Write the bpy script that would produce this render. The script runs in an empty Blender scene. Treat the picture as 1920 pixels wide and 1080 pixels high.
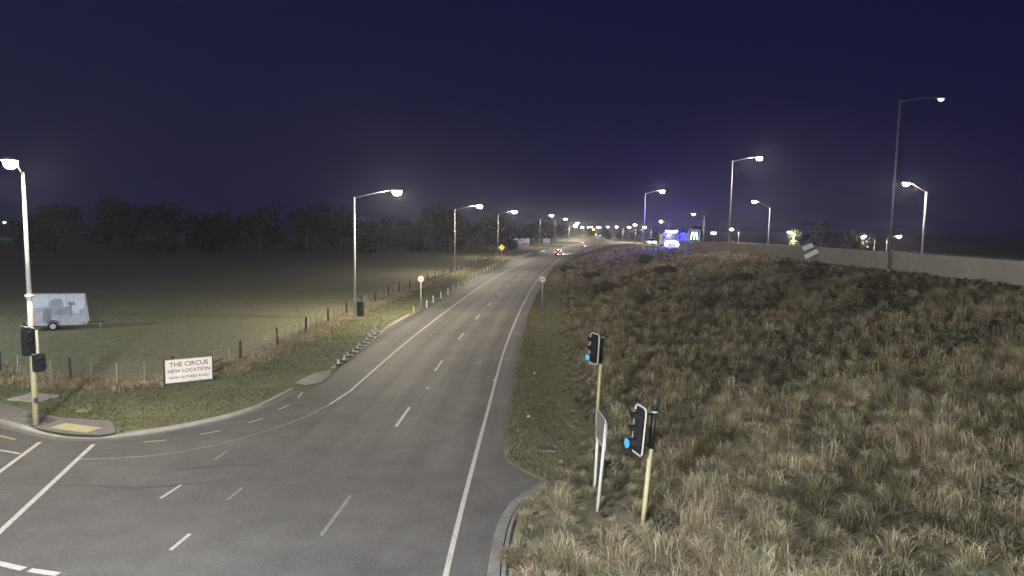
import bpy, bmesh, math, random
import numpy as np
from mathutils import Vector, Matrix
from mathutils.geometry import tessellate_polygon

SC = bpy.context.scene
COL = SC.collection
rnd = random.Random(7)
rng = np.random.default_rng(11)
R = math.radians

# ------------------------------------------------------------------ camera
F_PX, CAM_H = 1250.0, 7.8
cam = bpy.data.cameras.new('camera')
cam.sensor_width = 36.0
cam.lens = F_PX / 1920.0 * 36.0
cam.clip_start = 0.1
cam.clip_end = 9000.0
cam_ob = bpy.data.objects.new('camera', cam)
COL.objects.link(cam_ob)
PITCH, ROLL = math.atan(117 / 1250.0), 0.015
cam_ob.matrix_world = (Matrix.Translation((0, 0, CAM_H)) @ Matrix.Rotation(math.pi / 2 - PITCH, 4, 'X')
                       @ Matrix.Rotation(ROLL, 4, 'Z'))
SC.camera = cam_ob

# ------------------------------------------------------------------ night sky
world = bpy.data.worlds.new('World')
SC.world = world
world.use_nodes = True
wt = world.node_tree
wt.nodes.clear()
wo = wt.nodes.new('ShaderNodeOutputWorld')
wb = wt.nodes.new('ShaderNodeBackground')
sky = wt.nodes.new('ShaderNodeTexSky')
sky.sky_type = 'NISHITA'
sky.sun_disc = False
sky.sun_elevation = R(-5.5)
sky.sun_rotation = R(200)
sky.altitude = 200
sky.ozone_density = 6.0
tint = wt.nodes.new('ShaderNodeMix')
tint.data_type = 'RGBA'
tint.blend_type = 'MIX'
tint.inputs[0].default_value = 0.45
tint.inputs[7].default_value = (0.040, 0.040, 0.27, 1)
wt.links.new(sky.outputs[0], tint.inputs[6])
wt.links.new(tint.outputs[2], wb.inputs[0])
wb.inputs[1].default_value = 0.040
wt.links.new(wb.outputs[0], wo.inputs[0])

# moonlight, very weak
sun = bpy.data.lights.new('moon', 'SUN')
sun.energy = 0.012
sun.angle = R(0.5)
sun.color = (0.75, 0.82, 1.0)
sun_ob = bpy.data.objects.new('moon', sun)
COL.objects.link(sun_ob)
sun_ob.rotation_euler = (R(50), 0, R(-30))

vs = SC.view_settings
vs.view_transform = 'Standard'
vs.look = 'None'
vs.exposure = 2.75
vs.gamma = 1.0
vs.use_curve_mapping = False
SC.cycles.use_denoising = True
SC.cycles.max_bounces = 5
SC.cycles.volume_bounces = 0
SC.cycles.sample_clamp_indirect = 4.0
SC.cycles.use_light_tree = True

LAMP_NEAR = 860.0      # lamps that light the scene
LAMP_FAR = 250.0
HAZE = 0.00033

# ------------------------------------------------------------------ materials
MATS = {}


def mat(name, c1, c2=None, scale=4.0, rough=0.8, bump=0.0, detail=6.0, metal=0.0, attr=None, big=None, spec=0.3,
        stretch=None):
    """Noise-mixed procedural material in world coordinates."""
    m = bpy.data.materials.new(name)
    m.use_nodes = True
    nt = m.node_tree
    b = nt.nodes['Principled BSDF']
    b.inputs['Roughness'].default_value = rough
    b.inputs['Metallic'].default_value = metal
    b.inputs['Specular IOR Level'].default_value = spec
    if c2 is None:
        c2 = tuple(x * 0.75 for x in c1)
    geo = nt.nodes.new('ShaderNodeNewGeometry')
    vec = geo.outputs['Position']
    if stretch:
        mp = nt.nodes.new('ShaderNodeMapping')
        mp.inputs['Scale'].default_value = stretch
        nt.links.new(vec, mp.inputs[0])
        vec = mp.outputs[0]
    n = nt.nodes.new('ShaderNodeTexNoise')
    n.inputs['Scale'].default_value = scale
    n.inputs['Detail'].default_value = detail
    n.inputs['Roughness'].default_value = 0.65
    nt.links.new(vec, n.inputs['Vector'])
    rp = nt.nodes.new('ShaderNodeValToRGB')
    rp.color_ramp.elements[0].position = 0.32
    rp.color_ramp.elements[1].position = 0.68
    rp.color_ramp.elements[0].color = (*c2, 1)
    rp.color_ramp.elements[1].color = (*c1, 1)
    nt.links.new(n.outputs['Fac'], rp.inputs[0])
    col = rp.outputs[0]
    if big:
        bs, bc = big
        n2 = nt.nodes.new('ShaderNodeTexNoise')
        n2.inputs['Scale'].default_value = bs
        n2.inputs['Detail'].default_value = 5
        nt.links.new(geo.outputs['Position'], n2.inputs['Vector'])
        r2 = nt.nodes.new('ShaderNodeValToRGB')
        r2.color_ramp.elements[0].position = 0.42
        r2.color_ramp.elements[1].position = 0.66
        nt.links.new(n2.outputs['Fac'], r2.inputs[0])
        mx = nt.nodes.new('ShaderNodeMix')
        mx.data_type = 'RGBA'
        nt.links.new(r2.outputs[0], mx.inputs[0])
        nt.links.new(col, mx.inputs[6])
        mx.inputs[7].default_value = (*bc, 1)
        col = mx.outputs[2]
    if attr:
        at = nt.nodes.new('ShaderNodeAttribute')
        at.attribute_name = attr
        mx = nt.nodes.new('ShaderNodeMix')
        mx.data_type = 'RGBA'
        mx.blend_type = 'MULTIPLY'
        mx.inputs[0].default_value = 1.0
        nt.links.new(col, mx.inputs[6])
        nt.links.new(at.outputs['Color'], mx.inputs[7])
        col = mx.outputs[2]
    nt.links.new(col, b.inputs['Base Color'])
    if bump:
        bp = nt.nodes.new('ShaderNodeBump')
        bp.inputs['Strength'].default_value = bump
        bp.inputs['Distance'].default_value = 0.05
        nt.links.new(n.outputs['Fac'], bp.inputs['Height'])
        nt.links.new(bp.outputs[0], b.inputs['Normal'])
    MATS[name] = m
    return m


def make_translucent(name, f):
    nt = MATS[name].node_tree
    b = nt.nodes['Principled BSDF']
    tr = nt.nodes.new('ShaderNodeBsdfTranslucent')
    nt.links.new(b.inputs['Base Color'].links[0].from_socket, tr.inputs['Color'])
    mx = nt.nodes.new('ShaderNodeMixShader')
    mx.inputs[0].default_value = f
    nt.links.new(b.outputs[0], mx.inputs[1])
    nt.links.new(tr.outputs[0], mx.inputs[2])
    nt.links.new(mx.outputs[0], nt.nodes['Material Output'].inputs['Surface'])


def emit(name, color, strength, base=(0.6, 0.6, 0.6)):
    m = bpy.data.materials.new(name)
    m.use_nodes = True
    nt = m.node_tree
    b = nt.nodes['Principled BSDF']
    b.inputs['Base Color'].default_value = (*base, 1)
    b.inputs['Emission Color'].default_value = (*color, 1)
    b.inputs['Emission Strength'].default_value = strength
    MATS[name] = m
    return m


def asphalt_mat():
    """Chip seal: fine aggregate grain, patches, wheel tracks from the lateral coordinate."""
    m = bpy.data.materials.new('chip_seal')
    m.use_nodes = True
    nt = m.node_tree
    N, L = nt.nodes, nt.links
    b = N['Principled BSDF']
    b.inputs['Roughness'].default_value = 0.72
    b.inputs['Specular IOR Level'].default_value = 0.35
    geo = N.new('ShaderNodeNewGeometry')

    def noise(scale, det, vec=None):
        n = N.new('ShaderNodeTexNoise')
        n.inputs['Scale'].default_value = scale
        n.inputs['Detail'].default_value = det
        n.inputs['Roughness'].default_value = 0.6
        L.new(vec or geo.outputs['Position'], n.inputs['Vector'])
        return n.outputs['Fac']

    def math_(op, a, bb):
        n = N.new('ShaderNodeMath')
        n.operation = op
        for i, v in enumerate((a, bb)):
            if isinstance(v, (int, float)):
                n.inputs[i].default_value = v
            else:
                L.new(v, n.inputs[i])
        return n.outputs[0]
    at = N.new('ShaderNodeAttribute')
    at.attribute_name = 'lane'
    sep = N.new('ShaderNodeSeparateXYZ')
    L.new(at.outputs['Vector'], sep.inputs[0])
    # streaks: noise stretched along the road
    cmb = N.new('ShaderNodeCombineXYZ')
    L.new(math_('MULTIPLY', sep.outputs[0], 1.5), cmb.inputs[0])
    L.new(math_('MULTIPLY', sep.outputs[1], 0.03), cmb.inputs[1])
    streak = noise(1.0, 3, cmb.outputs[0])
    streak = math_('MULTIPLY', math_('SUBTRACT', streak, 0.5), sep.outputs[2])
    # wheel tracks: |sin| pattern over the lane
    wave = N.new('ShaderNodeMath')
    wave.operation = 'SINE'
    L.new(math_('MULTIPLY', sep.outputs[0], 2 * math.pi / 1.66), wave.inputs[0])
    tr = math_('MULTIPLY', math_('MULTIPLY', wave.outputs[0], 0.13), sep.outputs[2])
    patch = math_('SUBTRACT', noise(0.16, 5), 0.5)
    mid = math_('SUBTRACT', noise(1.1, 6), 0.5)
    grain = math_('SUBTRACT', noise(13.0, 6), 0.5)
    s = math_('ADD', math_('MULTIPLY', streak, 1.2), tr)
    s = math_('ADD', s, math_('MULTIPLY', patch, 1.0))
    s = math_('ADD', s, math_('MULTIPLY', mid, 0.6))
    s = math_('ADD', s, math_('MULTIPLY', grain, 0.9))
    s = math_('ADD', s, 0.5)
    rp = N.new('ShaderNodeValToRGB')
    rp.color_ramp.elements[0].position = 0.1
    rp.color_ramp.elements[1].position = 0.95
    rp.color_ramp.elements[0].color = (0.037, 0.036, 0.036, 1)
    rp.color_ramp.elements[1].color = (0.130, 0.124, 0.118, 1)
    L.new(s, rp.inputs[0])
    L.new(rp.outputs[0], b.inputs['Base Color'])
    bp = N.new('ShaderNodeBump')
    bp.inputs['Strength'].default_value = 0.35
    bp.inputs['Distance'].default_value = 0.02
    L.new(noise(38.0, 3), bp.inputs['Height'])
    L.new(bp.outputs[0], b.inputs['Normal'])
    MATS['chip_seal'] = m


asphalt_mat()
mat('field', (0.22, 0.222, 0.135), (0.14, 0.146, 0.09), 1.6, 0.95, 0.5, 8, big=(0.11, (0.20, 0.185, 0.12)))
mat('verge', (0.15, 0.158, 0.085), (0.088, 0.096, 0.052), 3.2, 0.95, 0.6, 8, big=(0.5, (0.092, 0.088, 0.042)))
mat('dry_grass', (0.30, 0.25, 0.16), (0.15, 0.125, 0.075), 2.2, 0.95, 0.6, 8, big=(0.6, (0.12, 0.105, 0.055)))
mat('bank_soil', (0.15, 0.13, 0.09), (0.075, 0.07, 0.048), 1.8, 0.97, 0.8, 8, big=(0.4, (0.05, 0.055, 0.025)))
mat('blade', (1.0, 1.0, 1.0), (0.72, 0.72, 0.72), 0.9, 0.85, attr='tint', spec=0.15)
make_translucent('blade', 0.38)
mat('leaf', (0.024, 0.027, 0.017), (0.010, 0.013, 0.008), 2.0, 0.8, spec=0.2)
mat('leaf_pale', (0.115, 0.14, 0.060), (0.05, 0.07, 0.03), 2.0, 0.8, spec=0.2)
mat('shrub_leaf', (0.14, 0.135, 0.095), (0.08, 0.078, 0.055), 3.0, 1.0, spec=0.0)
make_translucent('shrub_leaf', 0.3)
mat('bark', (0.10, 0.08, 0.06), (0.05, 0.04, 0.03), 8, 0.9, 0.4)
mat('concrete', (0.34, 0.33, 0.30), (0.22, 0.21, 0.19), 2.5, 0.85, 0.25, 8, big=(0.4, (0.19, 0.18, 0.16)))
mat('barrier_concrete', (0.32, 0.30, 0.27), (0.23, 0.215, 0.19), 1.5, 0.85, 0.3, 8, big=(0.3, (0.25, 0.225, 0.19)))
mat('kerb_concrete', (0.21, 0.205, 0.195), (0.13, 0.125, 0.118), 3.0, 0.9, 0.3, 8, big=(0.8, (0.11, 0.105, 0.095)))
mat('tar', (0.075, 0.073, 0.072), (0.045, 0.045, 0.045), 5.0, 0.6)
mat('path_seal', (0.17, 0.16, 0.15), (0.10, 0.095, 0.09), 6, 0.85, 0.3, 8)
mat('paint', (0.46, 0.445, 0.41), (0.27, 0.26, 0.24), 7.0, 0.6, 0.1, 9)
mat('paint_worn', (0.25, 0.245, 0.23), (0.12, 0.115, 0.11), 5.0, 0.7, 0.1, 9)
mat('paint_yellow', (0.40, 0.37, 0.20), (0.24, 0.22, 0.12), 6.0, 0.65, 0.1, 9)
mat('tactile', (0.38, 0.34, 0.19), (0.29, 0.26, 0.15), 5.0, 0.7)
mat('galvanised', (0.40, 0.40, 0.38), (0.30, 0.30, 0.29), 3.0, 0.5, metal=0.0)
mat('pole_cream', (0.46, 0.44, 0.36), (0.36, 0.34, 0.28), 3.0, 0.5)
mat('pole_yellow', (0.37, 0.335, 0.19), (0.29, 0.26, 0.15), 4.0, 0.5)
mat('white_paint', (0.44, 0.44, 0.43), (0.34, 0.34, 0.33), 4.0, 0.5)
mat('sign_white', (0.62, 0.61, 0.58), (0.55, 0.54, 0.52), 2.0, 0.45)
mat('black', (0.016, 0.016, 0.018), (0.010, 0.010, 0.011), 6.0, 0.5)
mat('dark_green', (0.020, 0.032, 0.026), (0.014, 0.022, 0.018), 6.0, 0.5)
mat('dark_grey', (0.06, 0.06, 0.065), (0.04, 0.04, 0.042), 5.0, 0.5)
mat('plate_back', (0.17, 0.16, 0.14), (0.12, 0.115, 0.10), 4.0, 0.6)
mat('wood_dark', (0.055, 0.048, 0.040), (0.028, 0.024, 0.020), 9.0, 0.9, 0.4)
mat('wood_pale', (0.30, 0.28, 0.24), (0.20, 0.18, 0.15), 9.0, 0.9, 0.3)
mat('wire', (0.25, 0.25, 0.24), None, 3.0, 0.5, metal=0.6)
mat('brick_red', (0.42, 0.11, 0.07), (0.32, 0.08, 0.06), 3.0, 0.6)
mat('faded_red', (0.24, 0.075, 0.055), (0.17, 0.06, 0.05), 6.0, 0.6)
mat('sign_yellow', (0.75, 0.62, 0.10), (0.66, 0.54, 0.09), 3.0, 0.5)
mat('orange', (0.62, 0.36, 0.27), (0.55, 0.30, 0.22), 4.0, 0.6)
mat('red_ring', (0.60, 0.05, 0.04), None, 4.0, 0.5)
mat('print_sky', (0.56, 0.60, 0.72), (0.44, 0.49, 0.62), 1.1, 0.55)
mat('print_mid', (0.34, 0.38, 0.47), (0.20, 0.23, 0.30), 2.6, 0.55)
mat('print_dark', (0.24, 0.27, 0.33), (0.13, 0.15, 0.19), 2.6, 0.55)
mat('print_grey', (0.42, 0.46, 0.55), (0.26, 0.30, 0.37), 3.0, 0.55)
mat('print_pink', (0.60, 0.40, 0.42), None, 3.0, 0.55)
mat('blue_fringe', (0.10, 0.12, 0.36), None, 3.0, 0.5)  # colour fringe of the lens, painted on the trailer end
mat('rubber', (0.02, 0.02, 0.02), None, 8.0, 0.9)
mat('rim', (0.45, 0.45, 0.46), None, 5.0, 0.4, metal=0.5)
mat('car_white', (0.72, 0.72, 0.70), (0.66, 0.66, 0.65), 1.0, 0.3, spec=0.5)
mat('car_dark', (0.05, 0.05, 0.055), None, 1.0, 0.3, spec=0.5)
mat('car_blue', (0.06, 0.08, 0.22), None, 1.0, 0.3, spec=0.5)
mat('glass', (0.02, 0.022, 0.026), None, 1.0, 0.08, spec=0.6)
mat('sign_green', (0.03, 0.16, 0.08), None, 2.0, 0.5)
WARM = (1.0, 0.90, 0.68)
COOL = (0.90, 0.94, 1.0)
emit('lamp_warm', WARM, LAMP_NEAR)
emit('lamp_side', (0.82, 1.0, 0.95), LAMP_NEAR * 0.75 / 0.81)
emit('lamp_bank', (1.0, 0.95, 0.84), LAMP_NEAR * 5.2)
emit('lamp_cool', (0.93, 0.95, 1.0), LAMP_NEAR * 4.7)
emit('lamp_far', (1.0, 0.90, 0.72), LAMP_FAR * 3)
emit('lamp_pink', (1.0, 0.86, 0.74), LAMP_FAR * 2.4)
emit('lamp_dim', (0.75, 0.85, 1.0), 0.35)
emit('lamp_corner', WARM, LAMP_NEAR * 0.36)
emit('signal_green', (0.07, 0.48, 1.0), 0.15, (0.01, 0.03, 0.05))
emit('tail', (1.0, 0.06, 0.04), 1.7, (0.2, 0.02, 0.02))
emit('white_emissive', (1.0, 0.9, 0.8), 4.0)
emit('head', (0.75, 0.85, 1.0), 60.0)
emit('truck_lamp', (0.22, 0.25, 1.0), 90.0)
emit('added_blue_glow', (0.0012, 0.002, 1.0), 2600.0)  # for the lamps added on the truck cab to spread blue glow
emit('sign_glow', (0.93, 1.0, 0.90), 0.3)
emit('sign_glow_dim', (0.75, 1.0, 0.80), 0.1)
emit('blue_sign', (0.20, 0.55, 1.0), 1.6)
emit('house_light', (0.85, 0.95, 1.0), 14.0)
emit('house_teal', (0.45, 0.95, 1.0), 30.0)
emit('amber', (1.0, 0.62, 0.16), 6.0)


# ------------------------------------------------------------------ mesh helpers
class MB:
    def __init__(s):
        s.v, s.f = [], []

    def add(s, v, f):
        o = len(s.v)
        s.v += [tuple(p) for p in v]
        s.f += [tuple(i + o for i in q) for q in f]
        return s

    def box(s, c, d, rz=0.0, taper=1.0):
        x, y, z = d[0] / 2, d[1] / 2, d[2] / 2
        ca, sa = math.cos(rz), math.sin(rz)
        v = []
        for zz, k in ((-z, 1.0), (z, taper)):
            for xx, yy in ((-x, -y), (x, -y), (x, y), (-x, y)):
                xx *= k
                yy *= k
                v.append((c[0] + xx * ca - yy * sa, c[1] + xx * sa + yy * ca, c[2] + zz))
        return s.add(v, [(3, 2, 1, 0), (4, 5, 6, 7), (0, 1, 5, 4), (1, 2, 6, 5), (2, 3, 7, 6), (3, 0, 4, 7)])

    def tube(s, pts, rad, n=8, cap=True):
        pts = [Vector(p) for p in pts]
        if not hasattr(rad, '__len__'):
            rad = [rad] * len(pts)
        v, f = [], []
        for i, p in enumerate(pts):
            a = pts[max(i - 1, 0)]
            b = pts[min(i + 1, len(pts) - 1)]
            t = (b - a).normalized()
            ref = Vector((0, 0, 1)) if abs(t.z) < 0.9 else Vector((1, 0, 0))
            u = t.cross(ref).normalized()
            w = t.cross(u)
            for k in range(n):
                an = 2 * math.pi * k / n
                v.append(p + (u * math.cos(an) + w * math.sin(an)) * rad[i])
        for i in range(len(pts) - 1):
            for k in range(n):
                f.append((i * n + k, i * n + (k + 1) % n, (i + 1) * n + (k + 1) % n, (i + 1) * n + k))
        if cap:
            f.append(tuple(range(n - 1, -1, -1)))
            f.append(tuple((len(pts) - 1) * n + k for k in range(n)))
        return s.add(v, f)

    def prism(s, poly, axis, a, b):
        """poly of 2-D points extruded along axis ('x','y','z') from a to b."""
        n = len(poly)

        def P(q, t):
            if axis == 'x':
                return (t, q[0], q[1])
            if axis == 'y':
                return (q[0], t, q[1])
            return (q[0], q[1], t)
        v = [P(q, a) for q in poly] + [P(q, b) for q in poly]
        f = [tuple(range(n - 1, -1, -1)), tuple(range(n, 2 * n))]
        f += [(i, (i + 1) % n, n + (i + 1) % n, n + i) for i in range(n)]
        return s.add(v, f)

    def bowl(s, c, rx, ry, rz, n=14, m=4):
        """Lower half of an ellipsoid."""
        v, f = [], []
        for j in range(m):
            a = (math.pi / 2) * j / m
            for k in range(n):
                t = 2 * math.pi * k / n
                v.append((c[0] + rx * math.cos(a) * math.cos(t), c[1] + ry * math.cos(a) * math.sin(t),
                          c[2] - rz * math.sin(a)))
        v.append((c[0], c[1], c[2] - rz))
        for j in range(m - 1):
            for k in range(n):
                f.append((j * n + k, (j + 1) * n + k, (j + 1) * n + (k + 1) % n, j * n + (k + 1) % n))
        for k in range(n):
            f.append(((m - 1) * n + k, len(v) - 1, (m - 1) * n + (k + 1) % n))
        return s.add(v, f)

    def build(s, name, m, parent=None, smooth=False, loc=None):
        me = bpy.data.meshes.new(name)
        me.from_pydata(s.v, [], s.f)
        bm = bmesh.new()
        bm.from_mesh(me)
        bmesh.ops.recalc_face_normals(bm, faces=bm.faces)
        bm.to_mesh(me)
        bm.free()
        if smooth:
            for p in me.polygons:
                p.use_smooth = True
        me.materials.append(MATS[m])
        o = bpy.data.objects.new(name, me)
        COL.objects.link(o)
        if parent is not None:
            o.parent = parent
        if loc is not None:
            o.location = loc
        return o


def sheet(name, verts, faces, m, parent=None, kind=None):
    me = bpy.data.meshes.new(name)
    me.from_pydata([tuple(v) for v in verts], [], faces)
    me.materials.append(MATS[m])
    o = bpy.data.objects.new(name, me)
    COL.objects.link(o)
    if parent is not None:
        o.parent = parent
    if kind:
        o['kind'] = kind
    return o


def polysheet(name, pts, z, m, parent=None, kind=None):
    P = [Vector((p[0], p[1], 0.0)) for p in pts]
    tris = []
    for t in tessellate_polygon([P]):
        ax, bx, cx = (P[i] for i in t)
        if abs((bx - ax).cross(cx - ax).z) < 1e-7:
            continue
        tris.append(tuple(t) if (bx - ax).cross(cx - ax).z > 0 else tuple(reversed(t)))
    me = bpy.data.meshes.new(name)
    me.from_pydata([(p.x, p.y, z) for p in P], [], tris)
    me.materials.append(MATS[m])
    o = bpy.data.objects.new(name, me)
    COL.objects.link(o)
    if parent is not None:
        o.parent = parent
    if kind:
        o['kind'] = kind
    return o


def thing(name, label, cat, loc, rz=0.0, group=None):
    o = bpy.data.objects.new(name, None)
    o.empty_display_size = 0.2
    COL.objects.link(o)
    o.location = loc
    o.rotation_euler = (0, 0, rz)
    o['label'] = label
    o['category'] = cat
    if group:
        o['group'] = group
    return o


def tag(o, label, cat, group=None):
    o['label'] = label
    o['category'] = cat
    if group:
        o['group'] = group
    return o


def dup(root, loc, rz=0.0, label=None, group=None):
    r = root.copy()
    COL.objects.link(r)
    r.location = loc
    r.rotation_euler = (0, 0, rz)
    if label:
        r['label'] = label
    if group:
        r['group'] = group
    for ch in list(root.children):
        c = ch.copy()
        COL.objects.link(c)
        c.parent = r
        for gch in list(ch.children):
            d = gch.copy()
            COL.objects.link(d)
            d.parent = c
    return r


def lettering(name, body, width, m, parent, loc, rot, depth=0.004):
    cu = bpy.data.curves.new(name, 'FONT')
    cu.body = body
    cu.size = 1.0
    cu.align_x = 'CENTER'
    cu.align_y = 'CENTER'
    cu.extrude = 0.0
    cu.offset = 0.022
    to = bpy.data.objects.new(name, cu)
    COL.objects.link(to)
    dg = bpy.context.evaluated_depsgraph_get()
    me = bpy.data.meshes.new_from_object(to.evaluated_get(dg))
    bpy.data.objects.remove(to)
    bpy.data.curves.remove(cu)
    xs = [v.co.x for v in me.vertices]
    k = width / (max(xs) - min(xs))
    for v in me.vertices:
        v.co *= k
    me.materials.clear()
    me.materials.append(MATS[m])
    o = bpy.data.objects.new(name, me)
    COL.objects.link(o)
    o.parent = parent
    o.location = loc
    o.rotation_euler = rot
    return o


def smooth_poly(ys, xs, lo, hi, step=1.0, win=15):
    yy = np.arange(lo, hi + step, step)
    xx = np.interp(yy, ys, xs)
    pad = np.concatenate([2 * xx[0] - xx[win:0:-1], xx, 2 * xx[-1] - xx[-2:-win - 2:-1]])
    k = np.hanning(2 * win + 1)
    k /= k.sum()
    xx = np.convolve(pad, k, 'same')[win:-win]
    return yy, xx


# ------------------------------------------------------------------ layout curves (metres)
_yr = [-60, 14.2, 20.2, 26.8, 39.9, 49.2, 65.4, 87.6, 107.1, 158.7, 182, 265, 350, 450, 560, 650, 800]
_xr = [-1.9, -1.42, -1.22, -0.97, -0.52, 0.0, 1.08, 2.81, 4.69, 10.94, 14.3, 29.5, 47, 66, 80, 88, 95]
RY, RX = smooth_poly(_yr, _xr, -60, 800, 1.0, 9)


def xr(y):            # right edge line of the road
    return float(np.interp(y, RY, RX))


_ty = [-60, 14, 18, 20, 23, 32, 46, 72, 100, 129, 160, 190, 230, 270, 310, 360]
_tx = [-0.35, -0.08, 0.42, 1.35, 2.25, 2.6, 3.3, 5.0, 6.9, 9.0, 13.5, 18.5, 27, 37, 50, 62]
_cy = [-60, 35, 57, 95, 130, 160, 190, 230, 270, 310, 360]
_cx = [26.2, 26.0, 25.6, 25.6, 25.8, 28, 32.5, 41, 50.5, 63, 75]
_zy = [-60, 60, 79, 95, 127, 140, 170, 220, 265, 310, 360]
_zz = [5.1, 5.1, 4.95, 4.65, 4.4, 4.2, 3.3, 2.0, 0.9, 0.1, 0.0]


def toe(y):
    return np.interp(y, _ty, _tx)


def crest(y):
    return np.interp(y, _cy, _cx)


def crest_z(y):
    return np.interp(y, _zy, _zz)


def bank_z(x, y):
    """Height of the embankment and of the ramp plateau behind it."""
    x = np.asarray(x, float)
    y = np.asarray(y, float)
    t0, c0, zc = toe(y), crest(y), crest_z(y)
    t = np.clip((x - t0) / (c0 - t0), 0, 1)
    s = t * t * (3 - 2 * t)
    z = zc * (0.8 * t + 0.2 * s)
    wob = 0.10 * np.sin(x * 0.9 + y * 0.37) * np.sin(y * 0.61 - x * 0.3) + 0.06 * np.sin(x * 2.3 + 1) * np.sin(y * 1.9)
    z = z + wob * np.sin(np.pi * t)
    back = np.clip((x - c0 - 0.9) / 0.3, 0, 1)
    z = z - back * 0.12 * zc
    far = np.clip((x - c0 - 52) / 18, 0, 1)
    return z * (1 - far) - 0.03 * (t <= 0) - 0.05 * far


# ------------------------------------------------------------------ ground, road
sheet('ground', [(-2000, -2000, 0), (2000, -2000, 0), (2000, 2000, 0), (-2000, 2000, 0)], [(0, 1, 2, 3)], 'field',
      kind='structure')

# main road strip with lane coordinates
ys = np.concatenate([np.arange(-60, 200, 1.0), np.arange(200, 780, 4.0)])
lat = [-8.3, -7.6, -6.65, -5, -3.35, -1.7, 0.0, 0.45, 0.95]


def left_edge(y):
    return np.interp(y, [30, 38, 49, 55, 62, 75, 107, 141, 187, 800], [-9.3, -9.05, -9.15, -8.75, -8.2, -7.3, -5.6, -3.2, 4.4, 78]) - xr(y)


V, Fc, lane = [], [], []
road_from = 17.0  # wheel tracks and streaks start this near to imitate lamp reflections too
ym = [y for y in ys if y >= road_from]
for y in ym:
    le = max(min(float(left_edge(y)), -7.2), -9.8) if y >= 31.5 else -7.2
    ll = [le, -7.1] + lat[2:]
    ll[-1] = 0.95 if y > 25 else 0.75
    for q in ll:
        V.append((xr(y) + q, y, 0.012))
        fade = min(1.0, max(0.0, (y - road_from) / 14.0))
        lane.append((q, y, fade))
n = len(lat)
n = 2 + len(lat[2:])
for i in range(len(ym) - 1):
    for k in range(n - 1):
        Fc.append((i * n + k, i * n + k + 1, (i + 1) * n + k + 1, (i + 1) * n + k))
road = sheet('road', V, Fc, 'chip_seal', kind='structure')
at = road.data.attributes.new('lane', 'FLOAT_VECTOR', 'POINT')
at.data.foreach_set('vector', np.array(lane, dtype=np.float32).ravel())

kerbL = [(-70, 55.0), (-45, 39.5), (-30, 30.6), (-24.0, 27.15), (-19.39, 24.73), (-18.08, 24.06), (-17.03, 23.54), (-15.9, 23.1),
         (-14.65, 22.99), (-13.63, 23.52), (-12.63, 24.2), (-11.15, 25.86), (-10.45, 27.4), (-10.2, 29.3), (-10.04, 30.39)]
junction = ([(-70, -60), (-0.35, -60), (-0.3, 14.2), (-0.18, 16.3), (0.05, 17.9), (0.6, 18.8), (1.25, 19.6), (0.45, 20.6),
             (-0.05, 21.4), (-0.2, 22.3), (-0.2, 24.7), (0.07, 30.8), (0.16, 32.0), (-9.3, 32.0), (-9.6, 31.0)]
            + kerbL[::-1] + [(-70, 55)])
jn = polysheet('junction', junction[:-1], 0.008, 'chip_seal', kind='structure')


def line_strip(pts, w, z, name, m, parent):
    V, Fc = [], []
    P = [Vector((p[0], p[1], 0)) for p in pts]
    for i, p in enumerate(P):
        t = (P[min(i + 1, len(P) - 1)] - P[max(i - 1, 0)]).normalized()
        nrm = Vector((-t.y, t.x, 0))
        V.append((p + nrm * w / 2 + Vector((0, 0, z)))[:])
        V.append((p - nrm * w / 2 + Vector((0, 0, z)))[:])
    for i in range(len(P) - 1):
        Fc.append((2 * i + 1, 2 * i + 3, 2 * i + 2, 2 * i))
    return sheet(name, V, Fc, m, parent)


ZM = 0.017
line_strip([(xr(y), y) for y in np.arange(-20, 330, 2.0)], 0.13, ZM, 'edge_line', 'paint', road)
leftl = [(-13.98, 21.07), (-13.0, 21.2), (-11.96, 21.48), (-11.1, 21.95), (-10.33, 22.6), (-9.55, 23.6), (-8.86, 24.78), (-8.2, 26.3), (-7.78, 28.1)]
line_strip(leftl, 0.09, ZM, 'edge_line', 'paint_worn', jn)
line_strip([(-7.78, 28.1)] + [(xr(y) - 6.62, y) for y in np.arange(30.5, 330, 2.0)], 0.12, ZM, 'edge_line', 'paint', road)
for k in range(22):
    y0 = 25.1 + 9.9 * k
    line_strip([(xr(y) - 3.36, y) for y in (y0, y0 + 1.4, y0 + 2.75)], 0.11, ZM, 'lane_dash', 'paint', road)
for a, b, w, m in (((-4.68, 16.0), (-4.55, 18.5), 0.10, 'paint_worn'), ((-9.8, 18.1), (-9.7, 19.1), 0.10, 'paint'),
                   ((-9.66, 21.2), (-9.62, 22.1), 0.09, 'paint_worn'), ((-8.01, 15.15), (-7.95, 16.0), 0.10, 'paint'),
                   ((-7.9, 18.1), (-7.83, 19.0), 0.09, 'paint_worn')):
    line_strip([a, b], w, ZM, 'lane_dash', m, jn)
line_strip([(-16.42, 22.67), (-15.7, 19.92), (-13.9, 13.0)], 0.14, ZM, 'crossing_line', 'paint', jn)
line_strip([(-14.46, 22.54), (-12.67, 15.96), (-11.8, 12.8)], 0.15, ZM + 0.001, 'crossing_line', 'paint', jn)
line_strip([(-24, 24.3), (-17.15, 21.81), (-16.25, 21.5)], 0.10, ZM + 0.002, 'lane_line', 'paint', jn)
line_strip([(-14.0, 15.2), (-11.49, 14.42), (-10.79, 14.2)], 0.16, ZM, 'give_way_dash', 'paint', jn)
line_strip([(-10.64, 14.16), (-9.88, 14.0)], 0.16, ZM, 'give_way_dash', 'paint', jn)
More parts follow.
